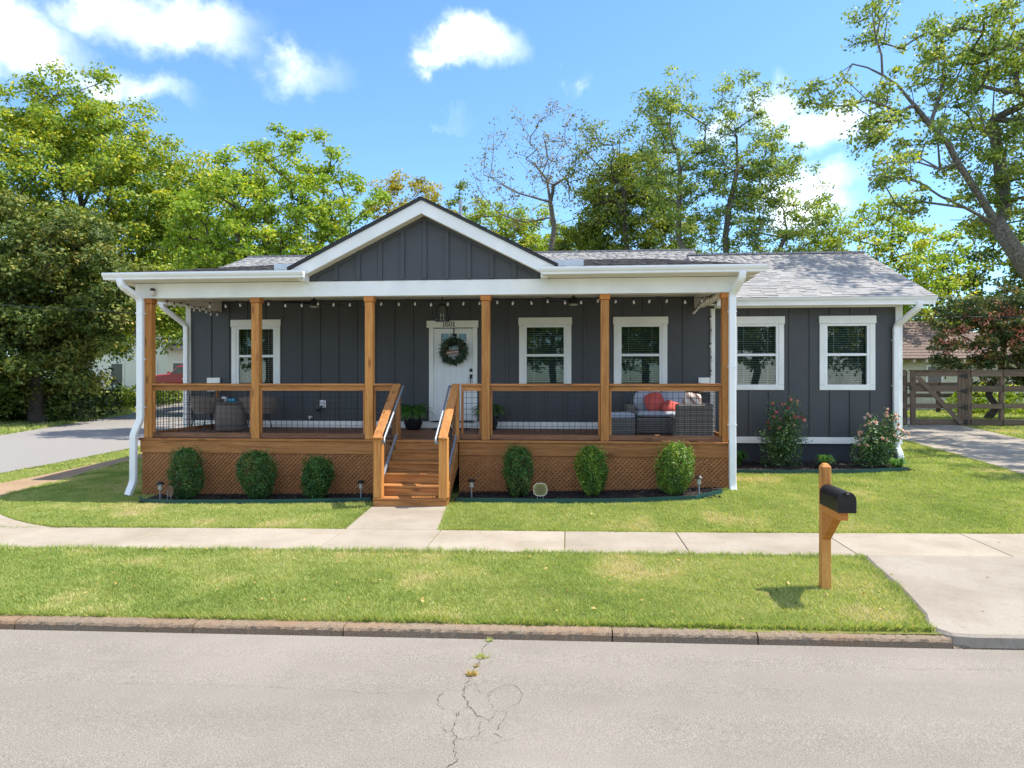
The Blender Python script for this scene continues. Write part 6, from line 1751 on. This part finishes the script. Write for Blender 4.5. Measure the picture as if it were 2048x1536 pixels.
for wx in (-1.45, 1.4):
    for wy in (-.82, .66):
        b = MB(); b.tube([(-27.5 + wx, 47.6 + wy, .33 + CZ), (-27.5 + wx, 47.6 + wy + .2, .33 + CZ)], .36, 20); wh = b.build('wheel', 'tyre', t)
        b = MB(); b.tube([(-27.5 + wx, 47.6 + wy - .01, .33 + CZ), (-27.5 + wx, 47.6 + wy + .21, .33 + CZ)], .22, 16); q = b.build('rim', 'galvanised', None); q.parent = wh
b = MB(); b.box(-29.88, -29.80, 46.85, 47.15, .95 + CZ, 1.1 + CZ); b.build('headlight', 'lamp_lens', t); b = MB(); b.box(-29.88, -29.80, 48.05, 48.35, .95 + CZ, 1.1 + CZ); b.build('headlight', 'lamp_lens', t)
b = MB(); b.box(-28.7, -28.5, 46.6, 46.74, 1.32 + CZ, 1.45 + CZ); b.build('wing_mirror', 'car_red', t)

# overhead cables
def cable(label, p, q, sag):
    b = MB(); p = Vector(p); q = Vector(q); pts = []
    for k in range(17):
        f_ = k / 16; c = p.lerp(q, f_); c.z -= sag * 4 * f_ * (1 - f_); pts.append(c)
    b.tube(pts, .014, 5); tag(b.build('utility_cable', 'wire_black'), label, 'cable', 'overhead cables')


cable('thin overhead cable crossing in front of the magnolia', (-40, 24, 6.6), (-9.0, 26.5, 4.35), .3)
cable('thin overhead cable from the wing eave towards the crape myrtle', (6.9, 21.0, 4.0), (30, 24.5, 4.6), .25)
cable('thin overhead cable high behind the crape myrtle', (10, 30, 5.6), (34, 33, 6.2), .2)

# ================================================================== GRASS
def inpoly(x, y, poly):
    c = np.zeros(len(x), bool); n = len(poly)
    for i in range(n):
        x0, y0 = poly[i]; x1, y1 = poly[(i + 1) % n]
        hit = ((y0 > y) != (y1 > y)) & (x < (x1 - x0) * (y - y0) / (y1 - y0 + 1e-12) + x0); c ^= hit
    return c


def vnoise(x, y, s, seed):
    g = np.random.default_rng(seed); T = g.random((64, 64)); x = x * s; y = y * s
    i = np.floor(x).astype(int); j = np.floor(y).astype(int); u = x - i; v = y - j; u = u * u * (3 - 2 * u); v = v * v * (3 - 2 * v)
    f = lambda a, b: T[a % 64, b % 64]
    return (f(i, j) * (1 - u) + f(i + 1, j) * u) * (1 - v) + (f(i, j + 1) * (1 - u) + f(i + 1, j + 1) * u) * v


walk = [(-3.09, 8.9), (-1.77, 8.9), (-1.90, 10.9), (-3.18, 10.9)]
apr = [(3.02, 5.7)] + ax + [(3.45, far(3.4)), (14, far(14)), (14, 5.7)]
drv = dl + dr[::-1]
corner = [(-11.3, 9.0), (-7.15, 9.0), (-7.7, 9.22), (-8.2, 9.5), (-8.7, 9.84), (-9.2, 10.27), (-9.38, 10.5), (-10.16, 11.39), (-10.62, 13.14), (-11.59, 17.2), (-12.15, 24), (-12.6, 24), (-12.2, 18.1), (-11.75, 14.5), (-11.5, 11), (-11.4, 9)]
beds = [[(-7.42, 12), (-7.42, 11.3), (-7.2, 11.06), (-6.6, 10.96), (-5, 10.99), (-3.15, 11.15), (-3.15, 12)], [(-1.93, 12), (-1.9, 11.08), (-.6, 10.95), (1, 10.96), (2.0, 11.07), (2.5, 11.46), (2.6, 12)], [(2.8, 15), (2.8, 13.36), (4, 13.2), (5.4, 13.25), (6.4, 13.5), (6.6, 15)]]
house_fp = [(-7.84, 11.86), (2.8, 11.86), (2.8, 14.4), (6.8, 14.4), (6.8, 21), (-8.45, 21), (-8.45, 14.4), (-7.84, 14.4)]
stp = [(-3.16, 10.66), (-1.92, 10.66), (-1.92, 11.9), (-3.16, 11.9)]


def grass(x0, x1, y0, y1, dens, hmin, hmax, wd, seed):
    g = np.random.default_rng(seed); n = int((x1 - x0) * (y1 - y0) * dens); x = g.uniform(x0, x1, n); y = g.uniform(y0, y1, n)
    ok = y > sy(5.875, x)
    ok &= ~((y > far(x) - 1.135) & (y < far(x) - .006))
    for pl_ in (walk, apr, drv, corner, house_fp, stp, *beds): ok &= ~inpoly(x, y, pl_)
    xl = np.interp(y, [6, 14.6, 20.4, 30, 40], [-12.6, -12.98, -13.7, -15.6, -18]); xr = np.interp(y, [6, 14, 24.5, 35.6, 51], [-20, -19.6, -21.8, -25.8, -29.7])
    ok &= ~((x < xl) & (x > xr))
    patch = vnoise(x + 50, y + 50, .9, 3) * .6 + vnoise(x + 50, y + 50, 3.1, 4) * .4
    ok &= g.random(n) < np.clip(1.25 - 1.1 * np.clip(patch - .55, 0, 1) * 2, .35, 1)
    x, y, patch = x[ok], y[ok], patch[ok]; n = len(x)
    fine = vnoise(x + 9, y + 9, 9, 5)
    h = g.uniform(hmin, hmax, n) * (.7 + .6 * fine); a = g.uniform(0, 2 * math.pi, n); ln = h * g.uniform(.3, 1.3, n)
    z = gz(x, y) - .006; ba = g.uniform(0, 2 * math.pi, n); w_ = wd * g.uniform(.7, 1.3, n)
    B = np.stack([x, y, z], -1); sd = np.stack([np.cos(ba) * w_, np.sin(ba) * w_, np.zeros(n)], -1); tp = B + np.stack([np.cos(a) * ln, np.sin(a) * ln, h], -1)
    V = np.stack([B - sd, B + sd, tp], 1).reshape(-1, 3); F = np.arange(n * 3).reshape(n, 3)
    dry = np.clip((vnoise(x + 70, y + 70, 1.9, 8) - .62) * 3.2, 0, 1)
    tint = np.clip(.26 + .55 * (patch - .25) + .35 * dry + g.normal(0, .18, n) + .2 * (fine - .5), 0, 1)
    return V, F, tint


def grass_obj(label, parts):
    Vs, Fs, Ts, o = [], [], [], 0
    for V, F, T in parts:
        Vs.append(V); Fs.append(F + o); Ts.append(T); o += len(V)
    tag(link('grass', np_mesh('grass', np.concatenate(Vs), np.concatenate(Fs), 'blade', np.concatenate(Ts))), label, 'grass', kind='stuff')


def edge_grass(pts, out, dens, seed, hmin=.03, hmax=.07, wd=.005, spread=.05):
    """untrimmed fringe leaning over a hard edge"""
    g = np.random.default_rng(seed); p = np.array(pts, float); d = np.r_[0, np.cumsum(np.linalg.norm(np.diff(p, axis=0), axis=1))]
    n = int(d[-1] * dens); t = g.uniform(0, d[-1], n); x = np.interp(t, d, p[:, 0]); y = np.interp(t, d, p[:, 1])
    o = np.array(out, float); q = np.abs(g.normal(0, spread, n)); x = x - o[0] * q; y = y - o[1] * q
    cl = vnoise(x + 30, y + 30, 4.5, 6); h = g.uniform(hmin, hmax, n) * (.45 + 1.0 * cl); z = gz(x, y) - .004
    a = math.atan2(o[1], o[0]) + g.normal(0, 1.0, n); ln = h * g.uniform(.4, 1.1, n); ba = g.uniform(0, 6.3, n); w_ = wd * g.uniform(.7, 1.3, n)
    B = np.stack([x, y, z], -1); sd = np.stack([np.cos(ba) * w_, np.sin(ba) * w_, np.zeros(n)], -1); tp = B + np.stack([np.cos(a) * ln, np.sin(a) * ln, h], -1)
    return np.stack([B - sd, B + sd, tp], 1).reshape(-1, 3), np.arange(n * 3).reshape(n, 3), np.clip(.38 + g.normal(0, .25, n), 0, 1)


ex = np.linspace(-8, 3.05, 60)
grass_obj('mown grass strip between the kerb and the sidewalk', [grass(-7.6, 3.5, 5.6, 8.4, 9500, .014, .036, .0046, 1), edge_grass([(x, sy(5.895, x)) for x in ex], (0, -1), 900, 21),
          edge_grass([(x, far(x) - 1.14) for x in np.linspace(-8, 3.4, 40)], (0, 1), 600, 22), edge_grass([(p[0] - .01, p[1]) for p in ax], (1, 0), 500, 23)])
grass_obj('mown front lawn between the sidewalk and the house', [grass(-9.6, 8.6, 8.7, 11.95, 6400, .014, .038, .0056, 2), grass(2.6, 8.7, 11.95, 14.6, 4200, .018, .042, .0066, 3),
          edge_grass([(x, far(x)) for x in np.linspace(-7.2, -3.1, 30)], (0, -1), 700, 24), edge_grass([(x, far(x)) for x in np.linspace(-1.75, 7.5, 50)], (0, -1), 700, 25),
          edge_grass(corner[1:9], (-.5, -.85), 500, 26), edge_grass([(-3.07, 9.13), (-3.17, 10.69)], (1, 0), 400, 27), edge_grass([(-1.79, 9.2), (-1.92, 10.69)], (-1, 0), 400, 28), edge_grass([(x - .005, y) for x, y in dl[:6]], (1, 0), 350, 29)])
grass_obj('mown side lawn and verges along the side street', [grass(-13.6, -8.0, 9.6, 15, 4200, .018, .045, .0075, 4), grass(-15.6, -8.4, 15, 30, 900, .03, .06, .014, 5), grass(-34, -19, 14, 44, 140, .08, .2, .03, 6)])
grass_obj('grass of the back yard beyond the driveway', [grass(6.8, 9.6, 14.6, 22, 1500, .02, .05, .011, 7), grass(11.2, 19, 12, 24, 700, .03, .06, .014, 8), grass(9, 24, 24, 34, 200, .04, .09, .03, 9)])


def weeds(label, spots, mat, seed):
    g = np.random.default_rng(seed); Vs = []
    for (x, y, r_, n) in spots:
        a = g.uniform(0, 2 * math.pi, n); rr = r_ * g.random(n); B = np.stack([x + rr * np.cos(a), y + rr * .6 * np.sin(a), np.full(n, -.128 + .05 * max(0, 1 - ((y - SL * x - 1) / 4.7) ** 2))], -1)
        ba = g.uniform(0, 6.3, n); sd = np.stack([np.cos(ba), np.sin(ba), np.zeros(n)], -1) * .005
        a2 = g.uniform(0, 6.3, n); tp = B + np.stack([np.cos(a2) * .03, np.sin(a2) * .03, g.uniform(.01, .04, n)], -1); Vs.append(np.stack([B - sd, B + sd, tp], 1).reshape(-1, 3))
    V = np.concatenate(Vs); F = np.arange(len(V)).reshape(-1, 3); tag(link('weeds', np_mesh('weeds', V, F, mat, g.random(len(F)))), label, 'weeds', kind='stuff')


weeds('green weeds growing from the road joint near the curb', [(-.655, 5.65, .035, 30), (-.68, 5.30, .06, 70)], 'blade', 1)
weeds('dry straw-coloured weeds in the road crack', [(-.715, 4.97, .045, 100), (-.70, 5.12, .02, 15)], 'straw', 2)
# fallen leaves scattered over lawn and paving
g = np.random.default_rng(17); n = 420; x = g.uniform(-9, 8, n); y = 6.05 + 7.5 * g.random(n) ** 1.3; okf = ~(inpoly(x, y, house_fp) | inpoly(x, y, stp)); x, y = x[okf], y[okf]
hard = ((y > far(x) - 1.13) & (y < far(x))) | inpoly(x, y, apr) | inpoly(x, y, drv) | inpoly(x, y, walk); keepf = ~hard | (g.random(len(x)) < .35); x, y, hard = x[keepf], y[keepf], hard[keepf]
c = np.stack([x, y, gz(x, y) + np.where(hard, .036, .03)], -1); Vf, Fl = leaves(c, np.tile([0, 0, 1.0], (len(x), 1)), .042, .6, up=2.5, outw=0, g=g)
tag(link('fallen_leaves', np_mesh('fallen_leaves', Vf, Fl, 'straw', g.random(len(x)))), 'scattered dry fallen leaves on the lawn and paving', 'leaves', kind='stuff')
# mulch chips: uncounted loose bits on the beds
g = np.random.default_rng(8); Vs = []
for (x0, x1, y0, y1, n) in ((-7.3, -3.2, 11.03, 11.85, 2600), (-1.9, 2.4, 11.05, 11.85, 2600), (2.85, 6.5, 13.4, 14.5, 2000)):
    x = g.uniform(x0, x1, n); y = g.uniform(y0, y1, n); c = np.stack([x, y, gz(x, y) + .022 + g.random(n) * .018], -1)
    a = unit(g.normal(size=(n, 3)) * np.array([1, 1, .35])); b_ = unit(np.cross(a, g.normal(size=(n, 3)))); L_ = g.uniform(.012, .035, n)[:, None]
    Vs.append(np.stack([c - a * L_, c + b_ * .007, c + a * L_, c - b_ * .007], 1).reshape(-1, 3))
V = np.concatenate(Vs); tag(link('mulch_chips', np_mesh('mulch_chips', V, np.arange(len(V)).reshape(-1, 4), 'mulch')), 'dark shredded mulch on the planting beds', 'mulch', kind='stuff')
